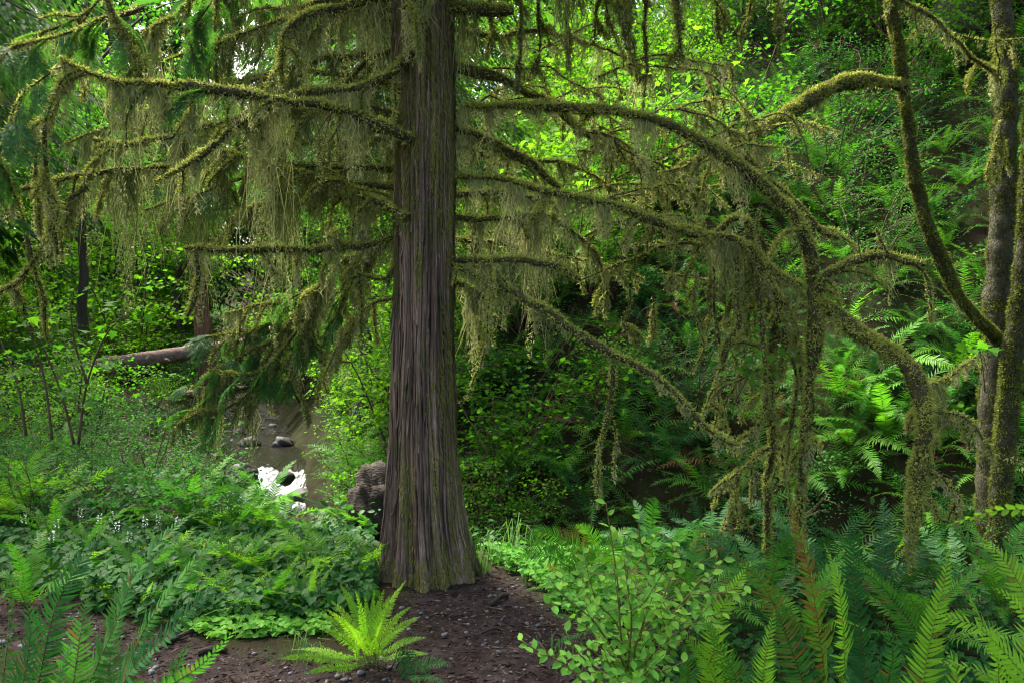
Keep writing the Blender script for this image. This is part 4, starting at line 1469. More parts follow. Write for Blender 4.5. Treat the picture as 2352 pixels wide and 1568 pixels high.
# leafy shrubs between the ferns
for x, y, z in scatter(230, (-8, 11), (6.0, 24), .55, hill_ok, lambda x, y: np.minimum(1, 10 / y) * np.where(uof(x, y) > 1850, .35, 1.0)):
    u = uof(x, y)
    if u < 900:
        lab, grp = "bright leafy shrub on the far creek bank left of the cedar", "shrubs on the far creek bank"
        key = 'maple_bright' if rng.uniform() < .6 else 'maple'
        sz = rng.uniform(.6, .95)
    elif u < 1500:
        lab, grp = "leafy green shrub on the bank between the cedar and the vine maple", "shrubs on the bank behind the cedar"
        key = ['low', 'low_blue', 'blue', 'fine', 'maple'][int(rng.integers(5))]
        sz = rng.uniform(.7, 1.15)
        if y > 12:
            key = 'maple_bright'
            sz = rng.uniform(.9, 1.3)
    else:
        lab, grp = "low leafy shrub among the ferns of the dark hillside", "shrubs among the hillside ferns"
        key = ['low', 'low_blue', 'fine', 'low_blue'][int(rng.integers(4))]
        sz = rng.uniform(.6, 1.0)
    shrub('leafy_shrub', lab, (x, y, z - .03), key, sz, grp, tilt=(rng.uniform(0, .3), rng.uniform(-.25, .05)))
# bright maple thicket high on the slope
for x, y, z in scatter(120, (-6, 14), (9.5, 32), .62, hill_ok, lambda x, y: np.minimum(1, 14 / y) * np.where((uof(x, y) > 1850) & (y < 13), .2, 1)):
    shrub('maple_bush', "tall bright maple bush high on the hillside behind the boughs", (x, y, z - .05), ('maple_bright' if uof(x, y) < 1700 else 'fine') if rng.uniform() < (.7 if uof(x, y) < 1500 else .4) else ('maple' if rng.uniform() < .5 else 'fine'), rng.uniform(1.1, 1.7), "maple bushes high on the hillside", cat='bush', tilt=(rng.uniform(0, .2), rng.uniform(-.3, .1)))


# the left bank, from the path edge up the creek
def left_ok(x, y, e, sd_):
    u = uof(x, y)
    return (sd_ < 0) & (e > .1) & (y > 6.0) & ~((u > 480) & (u < 725) & (y > 7.2) & (y < 25))


for x, y, z in scatter(75, (-9, -.8), (6.0, 13), .5, left_ok):
    if rng.uniform() < .5:
        fern('sword_fern', "sword fern on the near creek bank left of the cedar", (x, y, z - .02), 'mid' if rng.uniform() < .6 else 'mid_dark', int(rng.integers(10, 14)), rng.uniform(.7, 1.05), "ferns on the near creek bank")
    else:
        shrub('leafy_shrub', "leafy shrub on the near creek bank left of the cedar", (x, y, z - .03), ['low_blue', 'blue', 'low'][int(rng.integers(3))], rng.uniform(.65, .95), "shrubs on the near creek bank")
for x, y, z in scatter(110, (-26, -4), (11, 42), .7, left_ok, lambda x, y: np.minimum(1, 16 / y)):
    shrub('leafy_shrub', "leafy shrub up the valley beyond the creek bend", (x, y, z - .05), ['maple', 'blue', 'blue', 'maple_bright'][int(rng.integers(4))], rng.uniform(.9, 1.7) * min(1, y / 16) * (.45 if 240 < uof(x, y) < 560 and y < 26 else 1), "shrubs up the creek valley")
for x, y, z in scatter(110, (-30, 6), (24, 62), .95, lambda x, y, e, sd_: e > .5):
    shrub('tall_bush', "tall bush in the distance up the creek valley", (x, y, z - .05), ['maple', 'blue', 'maple_bright'][int(rng.integers(3))], rng.uniform(2.0, 3.4), "distant bushes up the valley", cat='bush')

# low undergrowth that covers the soil of the slopes
K = 46000
x, y = rng.uniform(-9, 11, K), 5.4 + 16 * rng.uniform(0, 1, K) ** 1.4
d_, sd_, _, hw_ = creek_dist(x, y)
k = ((d_ - hw_) > .05) & ((sd_ > 0) | (y > 6.0)) & ~((sd_ < 0) & (uof(x, y) > 500) & (uof(x, y) < 710) & (y > 8) & ((d_ - hw_) > .5)) & ~((sd_ > 0) & (uof(x, y) < 780) & (y > 9) & ((d_ - hw_) < .6)) & (np.abs(x / y) < .7)
x, y = x[k], y[k]
z = height(x, y) + rng.uniform(.02, .34, len(x)) * (.3 + fbm(x * 1.5, y * 1.5, 2, 8))
n = len(x)
V, T, C = leaves(np.stack([x, y, z], -1), rng.normal(size=(n, 3)) * [1, 1, .4] - [0, .3, .2], rdir(n, 1.2) + [0, -.4, 0], rng.uniform(.035, .085, n), 'oval', np.clip(.25 + .6 * fbm(x * 2, y * 2, 2, 88) + .15 * rng.normal(size=n), 0, 1))
tag(ob('undergrowth', mesh('undergrowth', V, T, M['ground_leaf'], C)), "low leafy undergrowth covering the soil of the slopes", 'undergrowth', kind='stuff')

# background trees
for (x, y, key, sz, lab) in (
        (-9.3, 13, 'hemlock', 1.0, "dark hemlock at the left edge beyond the moss columns"),
        (-2.7, 14.5, 'hemlock', 1.0, "hemlock on the far bank just left of the cedar trunk"), (-14.5, 20, 'conifer', .9, "conifer on the left bank beyond the young hemlocks"), (-3.6, 24, 'conifer', .9, "conifer on the slope behind the hemlock left of the cedar"),
        (-18, 26, 'hemlock', 1.5, "tall hemlock farther up the left bank"), (-20, 24, 'conifer', .9, "conifer up the left slope at the picture edge"),
        (-7, 36, 'conifer', 1.0, "conifer on the slope above the fallen log"), (-13, 48, 'conifer', 1.2, "conifer in the middle of the far valley"),
        (-13.5, 33, 'maple', 1.2, "leafy maple up the valley right of the reddish snag"), (-16.5, 42, 'conifer', 1.1, "conifer in the gap over the far creek"), (-8, 31, 'alder', 1.0, "alder on the far slope above the pale log"),
        (-11.5, 47, 'alder', 1.3, "tall alder closing the gap above the creek"), (-19, 33, 'maple', 1.1, "leafy maple on the left slope of the valley"),
        (-21, 41, 'conifer', 1.35, "tall conifer high at the far left"), (-9.5, 45, 'conifer', 1.4, "tall conifer behind the upper left boughs near the cedar"), (-26, 46, 'conifer', 1.4, "tall conifer at the far left corner"),
        (-5, 43, 'conifer', 1.3, "tall conifer just left of the cedar top"), (2.5, 36, 'conifer', 1.1, "conifer behind the glowing sapling"),
        (-1.42, 11.9, 'hemlock', .72, "hemlock hidden behind the cedar trunk, added to shade the right slope"), (-7.9, 9.6, 'hemlock', 1.0, "conifer added beyond the left edge to shade the near bank"), (-22, 50, 'conifer', 1.5, "tall conifer far up the valley over the pale log"), (-31, 56, 'conifer', 1.6, "tall conifer far up the valley at the left edge"), (-14, 53, 'conifer', 1.5, "tall conifer far up the valley right of the snag"),  # first two are added to shade the right slope and the left foreground
        (-12, 22, 'alder', .8, "slender alder on the left bank up the creek"), (-17, 30, 'maple', 1.0, "leafy maple on the left bank up the creek"),
        (-10, 40, 'alder', 1.0, "alder far up the creek valley"), (-20, 44, 'conifer', 1.0, "tall conifer far up the valley at left"),
        (-5, 34, 'alder', .9, "alder above the fallen log on the far bank"), (-24, 36, 'alder', 1.1, "alder at the left edge far up the valley"),
        (-15, 56, 'maple', 1.3, "maple closing the far end of the valley"), (-6, 50, 'conifer', 1.1, "conifer on the ridge left of the cedar"),
        (-27, 52, 'conifer', 1.1, "conifer at the far left end of the valley"), (-9, 62, 'alder', 1.3, "hazy alder at the farthest end of the valley"),
        (0, 27, 'maple', .9, "bright maple high on the hillside behind the cedar"), (3.5, 22, 'maple', .8, "bright maple on the hillside top above the arching branch"),
        (6, 30, 'alder', .9, "alder on the hillside top at centre right"), (1, 40, 'conifer', .9, "conifer on the hilltop behind the bright maples"),
        (9, 24, 'maple', .8, "maple on the hilltop above the leaning stem"), (10, 36, 'conifer', 1.0, "conifer on the hilltop at right"),
        (15, 30, 'alder', 1.0, "alder on the hilltop at the right edge"), (-2.5, 20, 'maple', .7, "bright maple on the bank left of the cedar trunk"),
        (7.5, 13.5, 'conifer', .8, "conifer added high above the leaning maple to shade the slope"), (11.5, 13, 'conifer', .85, "conifer added beyond the right edge to shade the slope"),  # both added as high canopy over the right slope to keep it shaded
        (5, 17.5, 'conifer', .8, "conifer on the upper slope above the vine maple")):
    tree('background_tree', lab, (x, y, hz(x, y) - .1), key, sz)


# ------------------------------------------------------------------ big translucent maple leaves, stumps, logs, rocks
def leaf_meshes(shape, mat, n=4, fold=.2):
    out = []
    for k in range(n):
        V, T, C = leaves(np.zeros((1, 3)), np.array([[0, 1., 0]]), np.array([[0, 0, 1.]]), 1.0, shape, np.array([rng.uniform(.3, .7)]), rng.uniform(.08, fold))
        out.append(mesh('leaf', V, T, M[mat], C))
    return out


LEAF = {'maple': leaf_meshes('maple', 'maple_bright'), 'maple_green': leaf_meshes('maple', 'maple'), 'huckle': leaf_meshes('oval', 'huckle'), 'heart': leaf_meshes('heart', 'ground_leaf')}


def put_leaf(parent, base, p, d, nr, size, key):
    d = Vector(d).normalized()
    s_ = d.cross(Vector(nr)).normalized()
    u_ = s_.cross(d)
    o_ = ob('leaf', LEAF[key][int(rng.integers(4))], parent, np.asarray(p) - base, None, size)
    o_.rotation_euler = Matrix((s_, d, u_)).transposed().to_euler()
    return o_


def leafy_sapling(name, label, stems, nleaf, lsize, key, spread=.2, cat='sapling', r=.009, lo=.3):
    c0 = spline(path3(stems[0]), .06)
    b = c0[0]
    b = np.array([b[0], b[1], hz(b[0], b[1])])
    t = thing(name, label, cat, b)
    ends = []
    for q in stems:
        c = spline(path3(q), .06)
        V, Q, T = tube(c, np.linspace(r, r * .35, len(c)), 5)
        G = Geo()
        G.add(V, T, Q)
        ob('stem', G.build('stem', M['stem'], True, b), t)
        ends.append(c)
    for k in range(nleaf):
        c = ends[int(rng.integers(len(ends)))]
        p = c[int(len(c) * rng.uniform(lo, 1)) - 1] + rng.normal(size=3) * [1, 1, .5] * spread
        put_leaf(t, b, p, rng.normal(size=3) * [1, 1, .3] + [0, -.3, -.35], rng.normal(size=3) * .35 + [0, -.25, 1], lsize * rng.uniform(.6, 1.2), key)
    return t


leafy_sapling('maple_sapling', "young maple with big glowing leaves right behind the upper right boughs",
              ["1330,560,7.6;1350,420,7.5;1400,300,7.4;1450,200,7.3;1500,90,7.2;1560,-20,7.2", "1350,420,7.5;1320,340,7.4;1290,280,7.3;1260,220,7.3", "1400,300,7.4;1500,260,7.2;1600,190,7.1;1680,120,7.1", "1380,340,7.4;1300,400,7.2;1260,390,7.1", "1430,230,7.3;1400,120,7.3;1360,20,7.4"], 240, .085, 'maple', .36, lo=.1)
leafy_sapling('maple_sapling', "small maple sprig with light leaves hanging among the vine maple stems",
              ["1690,920,4.9;1720,860,4.85;1745,800,4.8;1760,700,4.8", "1720,860,4.85;1690,830,4.8;1650,840,4.75", "1740,810,4.8;1790,810,4.78;1830,800,4.75"], 46, .05, 'maple_green', .07, r=.004)
leafy_sapling('devils_club', "broad flat pale green leaf cluster in front of the grey maple trunk",
              ["2262,900,6.9;2255,830,6.85;2240,775,6.8"], 7, .12, 'maple_green', .10, cat='plant', r=.006, lo=.9)
leafy_sapling('thin_sapling', "thin bare-stemmed bush with scattered leaves at the far left",
              ["170,1020,6.2;140,900,6.2;90,780,6.1;30,690,6", "180,1020,6.2;200,880,6.2;250,760,6.2;330,690,6.3", "120,1010,6.1;100,860,6.1;60,740,6", "200,880,6.2;170,780,6.2;160,690,6.2", "60,1000,6;40,880,6;0,780,6"], 110, .085, 'maple_green', .22, r=.012)
leafy_sapling('thin_sapling', "leafless dark twig bush leaning over the creek pool",
              ["330,1160,6.8;370,1020,6.8;390,930,6.8;370,850,6.8", "340,1150,6.8;450,1080,6.7;520,1000,6.7;560,930,6.7", "480,1200,6.4;540,1120,6.4;590,1060,6.4"], 16, .06, 'maple_green', .1, r=.006)


def rock(name, label, p, size, seed, cat='rock', mat='rock', group=None, rough=.35, rz=0.0):
    import bmesh
    bm = bmesh.new()
    bmesh.ops.create_icosphere(bm, subdivisions=4 if max(size) > .25 else 2, radius=1)
    me = bpy.data.meshes.new(name)
    bm.to_mesh(me)
    bm.free()
    n = len(me.vertices)
    V = np.empty(n * 3)
    me.vertices.foreach_get('co', V)
    V = V.reshape(-1, 3)
    f = fbm(V[:, 0] * 1.6 + V[:, 2] * 1.1 + seed * 7.1, V[:, 1] * 1.6 - V[:, 2] * .9 + seed * 3.3, 4, seed)
    q = vnoise(V[:, 0] * 5 + V[:, 2] * 3 + seed, V[:, 1] * 5 - V[:, 2] * 4, seed + 5)
    V = V * (1 - rough / 2 + rough * 1.6 * (f - .3) + rough * .25 * q)[:, None] * np.asarray(size)
    me.vertices.foreach_set('co', V.ravel())
    me.polygons.foreach_set('use_smooth', np.ones(len(me.polygons), dtype=bool))
    me.materials.append(M[mat])
    o_ = ob(name, me, None, p, (0, 0, rz))
    return tag(o_, label, cat, group)


def lvl(u, v, z):
    """point on the level z seen at picture position u, v"""
    return P(u, v, (1.5 - z) * FPX / (v - 784))


rk = [(592, 1118, .32, "dark wet boulder splitting the white cascade"), (640, 1148, .28, "wet rock right below the white cascade"), (560, 1080, .35, "mossy dark rock at the left edge of the cascade"),
      (672, 1100, .26, "rock against the leafy bank beside the cascade"), (530, 1130, .3, "dark boulder between the two white rills"), (575, 1010, .3, "dark rock on the left shore of the pool"),
      (548, 985, .22, "small rock beside the upper white rill"), (610, 925, .3, "grey rock at the head of the pool"), (575, 915, .22, "pale rock in the upper riffle"), (640, 940, .3, "dark rock under the bank at the head of the pool"),
      (610, 1190, .25, "rock at the foot of the cascade"), (500, 1205, .22, "rock among the lower rills by the ferns"),
      (690, 1135, .34, "big dark rock at the right edge of the cascade"), (655, 1085, .2, "small wet rock at the lip of the cascade"), (598, 1160, .2, "small rock in the middle of the white water"), (650, 1010, .32, "dark rock under the leafy bank beside the pool"), (628, 970, .22, "small dark rock on the pool's far shore")]
for k, (u, v, r_, lab) in enumerate(rk):
    zz = -1.5 if v > 1090 else -1.02
    p = lvl(u, v + 12, zz)
    rock('creek_rock', lab, p, (r_ * .9, r_ * .8, r_ * .7), k + 1, rz=k * 1.3)


def log(name, label, pts, r0, r1, mat='log', cat='log', ns=20, knots=3):
    c = spline(path3(pts), .25)
    b = c[0]
    t = thing(name, label, cat, b)
    V, Q, T = tube(c, np.linspace(r0, r1, len(c)) * (1 + .08 * rng.normal(size=len(c))), ns, .06)
    G = Geo()
    G.add(V, T, Q)
    ob('log_trunk', G.build('log_trunk', M[mat], True, b), t)
    for k in range(knots):
        i0 = int(rng.integers(1, len(c) - 1))
        d = unit(rng.normal(size=3) + [0, -.5, .8])
        V, Q, T = tube(np.array([c[i0] + d * r1 * .8, c[i0] + d * (r1 + .25)]), np.array([.06, .025]), 6)
        G = Geo()
        G.add(V, T, Q)
        ob('branch_stub', G.build('branch_stub', M[mat], True, b), t)
    return t


log('fallen_log', "big pale barkless log lying across the creek up the valley", "90,868,20;170,852,20.5;250,838,21;340,824,21.5;420,812,22;500,800,22.5;580,790,23;660,782,23.5;800,772,24.5", .22, .17)
log('fallen_log', "thin grey log across the creek below the big pale log", "420,905,23;520,898,23;600,886,23.5;660,878,24", .12, .10, knots=2)


def stump(name, label, u, vbase, vtop, d, r, mat='log'):
    p = P(u, vbase, d)
    b = np.array([p[0], p[1], min(p[2], hz(p[0], p[1]))])
    top = P(u, vtop, d)[2]
    t = thing(name, label, 'stump', b)
    zs = np.linspace(0, top - b[2], 24)
    nth = 40
    th = np.linspace(0, 2 * np.pi, nth, endpoint=False)
    ZZ, TH = np.meshgrid(zs, th, indexing='ij')
    h = zs[-1]
    jag = .45 * vnoise(TH * 15 / 6.2832 * 1.0, TH * 0, 90 + int(u), 15) + .5 * vnoise(TH * 5 / 6.2832, TH * 0, 95, 5)
    ZZ = ZZ * (1 - .22 * jag * (ZZ / h))
    rr = r * (1.35 - .55 * ZZ / h) * (1 + .12 * vnoise(TH * 11 / 6.2832, ZZ * .6, int(u), 11) + .06 * vnoise(TH * 31 / 6.2832, ZZ * 2, int(u) + 1, 31))
    V = np.stack([rr * np.cos(TH) - .10 * ZZ, .7 * rr * np.sin(TH), ZZ], -1).reshape(-1, 3)
    n, m = ZZ.shape
    i, j = np.meshgrid(np.arange(n - 1), np.arange(m), indexing='ij')
    k = (j + 1) % m
    Q = np.stack([i * m + j, i * m + k, (i + 1) * m + k, (i + 1) * m + j], -1).reshape(-1, 4)
    V = np.vstack([V, [[0, 0, h * .6]]])
    jj = np.arange(m)
    T = np.stack([(n - 1) * m + jj, (n - 1) * m + (jj + 1) % m, np.full(m, n * m)], -1)
    ob('trunk', mesh('trunk', V, T, M[mat], None, Q, True), t)
    return t


stump('broken_snag', "reddish broken snag beyond the creek under the lowest left bough", 488, 760, 555, 24, .22, 'snag')
rock('upturned_root', "brown upturned root mass behind the cedar's left foot", P(862, 1165, 6.4), (.19, .2, .27), 41, 'root', 'root', rough=1.1)
rock('upturned_root', "dark root lump leaning out left of the cedar's foot", P(832, 1165, 6.5), (.15, .14, .14), 43, 'root', 'root', rough=.7)

# ------------------------------------------------------------------ path edge plants
def cover(name, label, pos_uv, n, lsize, shape, mat, hmax, cond=None, tilt=.5, tri=False):
    (u0, u1, v0, v1) = pos_uv
    u, v = rng.uniform(u0, u1, n), rng.uniform(v0, v1, n)
    d = 1.5 * FPX / (v - 784)
    x, y = (u - 1176) / FPX * d, d
    k = np.ones(n, bool)
    if cond is not None:
        k &= cond(u, v)
    k &= path_mask(x, y) < .35
    x, y = x[k], y[k]
    m = len(x)
    z = height(x, y) + hmax * (.15 + .85 * rng.uniform(0, 1, m)) * (.4 + .9 * fbm(x * 2.2, y * 2.2, 2, 61))
    p = np.stack([x, y, z], -1)
    tone = np.clip(.2 + .6 * fbm(x * 3, y * 3, 2, 71) + .18 * rng.normal(size=m), 0, 1)
    G = Geo()
    nr = unit(rng.normal(size=(m, 3)) * tilt * .6 + [0, -.35, 1])
    if tri:
        a0 = rng.uniform(0, 6.28, m)
        for q in range(3):
            a = a0 + q * 2.094
            V, T, C = leaves(p, np.stack([np.cos(a), np.sin(a), -.1 + 0 * a], -1), nr, lsize * rng.uniform(.7, 1.15, m), shape, tone)
            G.add(V, T, C=C)
    else:
        V, T, C = leaves(p, rng.normal(size=(m, 3)) * [1, 1, .2] + [0, -.5, -.35], nr, lsize * rng.uniform(.6, 1.2, m), shape, tone)
        G.add(V, T, C=C)
    rt = p.copy()
    rt[:, 2] -= .12
    V, T, C = strands(p + rng.normal(size=(m, 3)) * .004, rt, np.full(m, .003), tone, 1, .004)
    G.add(V, T, C=C * [1, 0, 0])
    return tag(ob(name, G.build(name, M[mat])), label, 'ground cover', kind='stuff')


cover('ground_cover', "broad heart-shaped leaves carpeting the ground left of the path", (-120, 860, 1195, 1440), 7500, .058, 'heart', 'ground_leaf', .2, lambda u, v: v > 1190 + .06 * u)
cover('ground_cover', "small clover-like leaves carpeting the ground right of the cedar's foot", (1085, 1420, 1285, 1480), 1500, .038, 'heart', 'huckle', .14, lambda u, v: (v < 1300 + .55 * (u - 1000)) & (v > 1270), tri=True)
cover('ground_cover', "small leaves around the feet of the ferns left of the path", (420, 760, 1380, 1470), 500, .04, 'heart', 'huckle', .08, None, tri=True)


def flower_spike(p):
    t = thing('flower_spike', "tiny white flower spike above the heart-shaped leaves left of the path", 'flower', p, "white flower spikes left of the path")
    G = Geo()
    V, Q, T = tube(np.array([[0, 0, 0], [.004, 0, .16], [0, 0, .24]]), .0022, 4)
    G.add(V, T, Q, C=(.6, 0, 0))
    ob('stalk', G.build('stalk', M['grass']), t)
    n = 26
    q = rng.uniform(0, 1, n)
    a = rng.uniform(0, 6.28, n)
    pos = np.stack([.010 * np.cos(a), .010 * np.sin(a), .16 + .085 * q], -1)
    V, T, C = leaves(pos, np.stack([np.cos(a), np.sin(a), .3 + 0 * a], -1), rdir(n, .5), .012, 'oval', q)
    ob('petals', mesh('petals', V, T, M['petal'], C), t)
    return t


f0 = None
for (u, v) in ((130, 1290), (190, 1260), (215, 1275), (270, 1265), (95, 1330), (110, 1320), (330, 1285), (370, 1275), (400, 1290), (255, 1300), (300, 1330), (55, 1280)):
    d = 1.5 * FPX / (v - 784)
    x = (u - 1176) / FPX * d
    pp = (x, d, hz(x, d) + .06)
    if f0 is None:
        f0 = flower_spike(pp)
    else:
        c_ = copy_tree(f0)
        c_.location = pp
        c_.rotation_euler = (rng.uniform(-.2, .2), rng.uniform(-.2, .2), rng.uniform(0, 6))


def grass_tuft(label, u, v, n, L):
    d = 1.5 * FPX / (v - 784)
    x = (u - 1176) / FPX * d
    b = np.array([x, d, hz(x, d)])
    root = b + rng.normal(size=(n, 3)) * [.05, .05, 0]
    a = rng.uniform(0, 6.28, n)
    out = np.stack([np.cos(a), np.sin(a), 0 * a], -1)
    ln = L * rng.uniform(.5, 1, n)
    G = Geo()
    mid = root + out * (ln * .22)[:, None] + np.array([0, 0, 1]) * (ln * .75)[:, None]
    tip = root + out * (ln * .75)[:, None] + np.array([0, 0, 1]) * (ln * rng.uniform(.35, .9, n))[:, None]
    sd = np.stack([-np.sin(a), np.cos(a), 0 * a], -1) * .0024
    V = np.stack([root - sd, root + sd, mid - sd, mid + sd, tip], 1).reshape(-1, 3) - b
    T = (np.array([(0, 1, 3), (0, 3, 2), (2, 3, 4)])[None] + (np.arange(n) * 5)[:, None, None]).reshape(-1, 3)
    tn = np.repeat(rng.uniform(0, 1, n), 5)
    t = thing('grass_tuft', label, 'grass', b)
    ob('blades', mesh('blades', V, T, M['grass'], np.stack([tn, 0 * tn, 0 * tn], -1)), t, kind='stuff')


grass_tuft("grass tuft against the right foot of the cedar", 1110, 1325, 46, .34)
grass_tuft("taller grass tuft behind the clover right of the cedar", 1175, 1300, 40, .42)
grass_tuft("thin grass tuft at the bottom of the path's right edge", 1290, 1540, 22, .2)
grass_tuft("wispy grass tuft left of the bright fern", 700, 1520, 26, .18)

# stones of the path
def pebble_mesh(seed):
    import bmesh
    bm = bmesh.new()
    bmesh.ops.create_icosphere(bm, subdivisions=1, radius=1)
    V = np.array([v.co[:] for v in bm.verts]) * (1 + .18 * np.random.default_rng(seed).normal(size=(len(bm.verts), 1))) * [1, .8, .55]
    F = np.array([[v.index for v in f.verts] for f in bm.faces])
    bm.free()
    return V, F


PV = [pebble_mesh(k) for k in range(5)]
G = Geo()
N0 = 5200
x, y = rng.uniform(-3.5, 1.6, N0), rng.uniform(2.0, 5.5, N0)
k = rng.uniform(0, 1, N0) < path_mask(x, y) * (.25 + .9 * fbm(x * 3, y * 3, 2, 15))
x, y = x[k], y[k]
z = height(x, y)
for a, b, c in zip(x, y, z):
    V, F_ = PV[int(rng.integers(5))]
    r_ = min(.02, .0035 * math.exp(abs(rng.normal()) * .8))
    th = rng.uniform(0, 6.28)
    ct, st = math.cos(th), math.sin(th)
    Vr = V * r_ * rng.uniform(.8, 1.3, 3)
    G.add(np.stack([Vr[:, 0] * ct - Vr[:, 1] * st + a, Vr[:, 0] * st + Vr[:, 1] * ct + b, Vr[:, 2] + c + .001], -1), F_)
tag(ob('gravel', G.build('gravel', M['pebble'], True)), "small grey gravel strewn over the brown path", 'gravel', kind='stuff')
PM = []
for V, F_ in PV:
    PM.append(mesh('pebble', V, F_, M['pebble'], None, None, True))
for k in range(46):
    while True:
        a, b = rng.uniform(-2.6, 1.0), rng.uniform(2.9, 5.3)
        if path_mask(np.array([a]), np.array([b]))[0] > .6:
            break
    o_ = ob('pebble', PM[k % 5], None, (a, b, hz(a, b) + .006), (0, 0, rng.uniform(0, 6.28)), rng.uniform(.009, .024))
    tag(o_, "larger grey pebble lying on the brown gravel path", 'pebble', "larger pebbles on the path")
# fallen needles and bits of bark
n = 24000
x, y = rng.uniform(-3.5, 1.8, n), rng.uniform(2.0, 5.6, n)
k = rng.uniform(0, 1, n) < path_mask(x, y) * .7 + .22
x, y = x[k], y[k]
n = len(x)
z = height(x, y) + .004
a = rng.uniform(0, 6.28, n)
V, T, C = leaves(np.stack([x, y, z], -1), np.stack([np.cos(a), np.sin(a), rng.normal(size=n) * .12], -1), rdir(n, 3), rng.uniform(.012, .055, n) , 'lance', rng.uniform(0, 1, n))
M['litter'] = moss_mat('litter', [(0, (.018, .012, .009)), (.6, (.055, .035, .025)), (1, (.15, .105, .07))], .0)
tag(ob('needle_litter', mesh('needle_litter', V, T, M['litter'], C)), "reddish brown needles and bark bits littering the path", 'litter', kind='stuff')
# sticks
for k, (lab, u, v, u2, v2, r_) in enumerate((("dark stick lying across the gravel below the left leaves", 380, 1480, 500, 1440, .012), ("short broken branch on the gravel behind the front left fronds", 455, 1508, 520, 1500, .014),
                                             ("pale thin stick on the path in front of the cedar", 1105, 1468, 1150, 1460, .006), ("brown bark piece on the path right of the cedar", 1128, 1405, 1165, 1385, .012))):
    d1, d2 = 1.5 * FPX / (v - 784), 1.5 * FPX / (v2 - 784)
    a = np.array([(u - 1176) / FPX * d1, d1, 0])
    b = np.array([(u2 - 1176) / FPX * d2, d2, 0])
    a[2], b[2] = hz(a[0], a[1]) + .012, hz(b[0], b[1]) + .012
    V, Q, T = tube(spline(np.array([a, (a + b) / 2 + [.01, .02, .012], b]), .03), r_, 6, .12)
    G = Geo()
    G.add(V, T, Q)
    tag(ob('stick', G.build('stick', M['root'], True)), lab, 'stick')
# mossy log end at the cedar's left foot
lg = log('mossy_log', "short moss-grown log poking out at the left foot of the cedar", "800,1325,5.0;840,1308,5.1;890,1290,5.25", .05, .055, 'root', knots=0, ns=12)
cg_, hg_ = Geo(), Geo()
cc = spline(path3("800,1325,5.0;840,1308,5.1;890,1290,5.25"), .03)
moss_on(cc, np.full(len(cc), .052), cg_, hg_, 1.5, .06, 1.2, .75)
ob('moss_coat', cg_.build('moss_coat', M['moss_ground'], False, cc[0]), lg, kind='stuff')
# moss cushions on the ground
for k, (lab, u, v, r_) in enumerate((("yellow-green moss cushion left of the bright fern", 735, 1400, .2), ("brown moss mound behind the heart-shaped leaves", 300, 1235, .22), ("small moss cushion under the lady ferns", 590, 1360, .14))):
    d = 1.5 * FPX / (v - 784)
    x = (u - 1176) / FPX * d
    b = np.array([x, d, hz(x, d)])
    n = 2600
    a, q = rng.uniform(0, 6.28, n), np.sqrt(rng.uniform(0, 1, n))
    hh = r_ * .35 * (1 - q ** 2) * (.6 + .8 * vnoise(np.cos(a) * q * 3 + 9, np.sin(a) * q * 3, k))
    p = np.stack([np.cos(a) * q * r_ * 1.3, np.sin(a) * q * r_ * .8, hh], -1)
    tip = p + rdir(n, 1.0) * .03
    sd = rdir(n) * .005
    V = np.stack([p - sd, p + sd, tip], 1).reshape(-1, 3)
    tn = np.clip(rng.normal(.55, .2, n), 0, 1)
    t = thing('moss_cushion', lab, 'moss', b)
    ob('tufts', mesh('tufts', V, np.arange(3 * n).reshape(-1, 3), M['moss_ground'], np.repeat(np.stack([tn] * 3, -1), 3, 0)), t, kind='stuff')

# ------------------------------------------------------------------ foreground ferns
FACE = np.array([0, -.75, .65])


def custom_fern(label, u, d, fronds, name='sword_fern'):
    x = (u - 1176) / FPX * d
    b = np.array([x, d, hz(x, d)])
    t = thing(name, label, 'fern', b)
    for (pts, wpx, mat, shape, npair, tone, dead) in fronds:
        p = path3(pts)
        bb = b + rng.normal(size=3) * [.025, .025, 0]
        c = np.vstack([bb, bb * .45 + p[0] * .55 + [0, 0, .08 if len(fronds) < 15 else .01], p])
        dd = p[len(p) // 2][1]
        L = np.linalg.norm(np.diff(c, axis=0), axis=1).sum()
        G = frond_geo(c, FACE + rng.normal(size=3) * .15, wpx / FPX * dd, npair, shape, 1, tone, dead, rach=.0032 if len(fronds) < 15 else .0016)
        ob('frond', G.build('frond', M[mat], False, b), t, label="withered rust-brown frond" if dead else None)
    return t


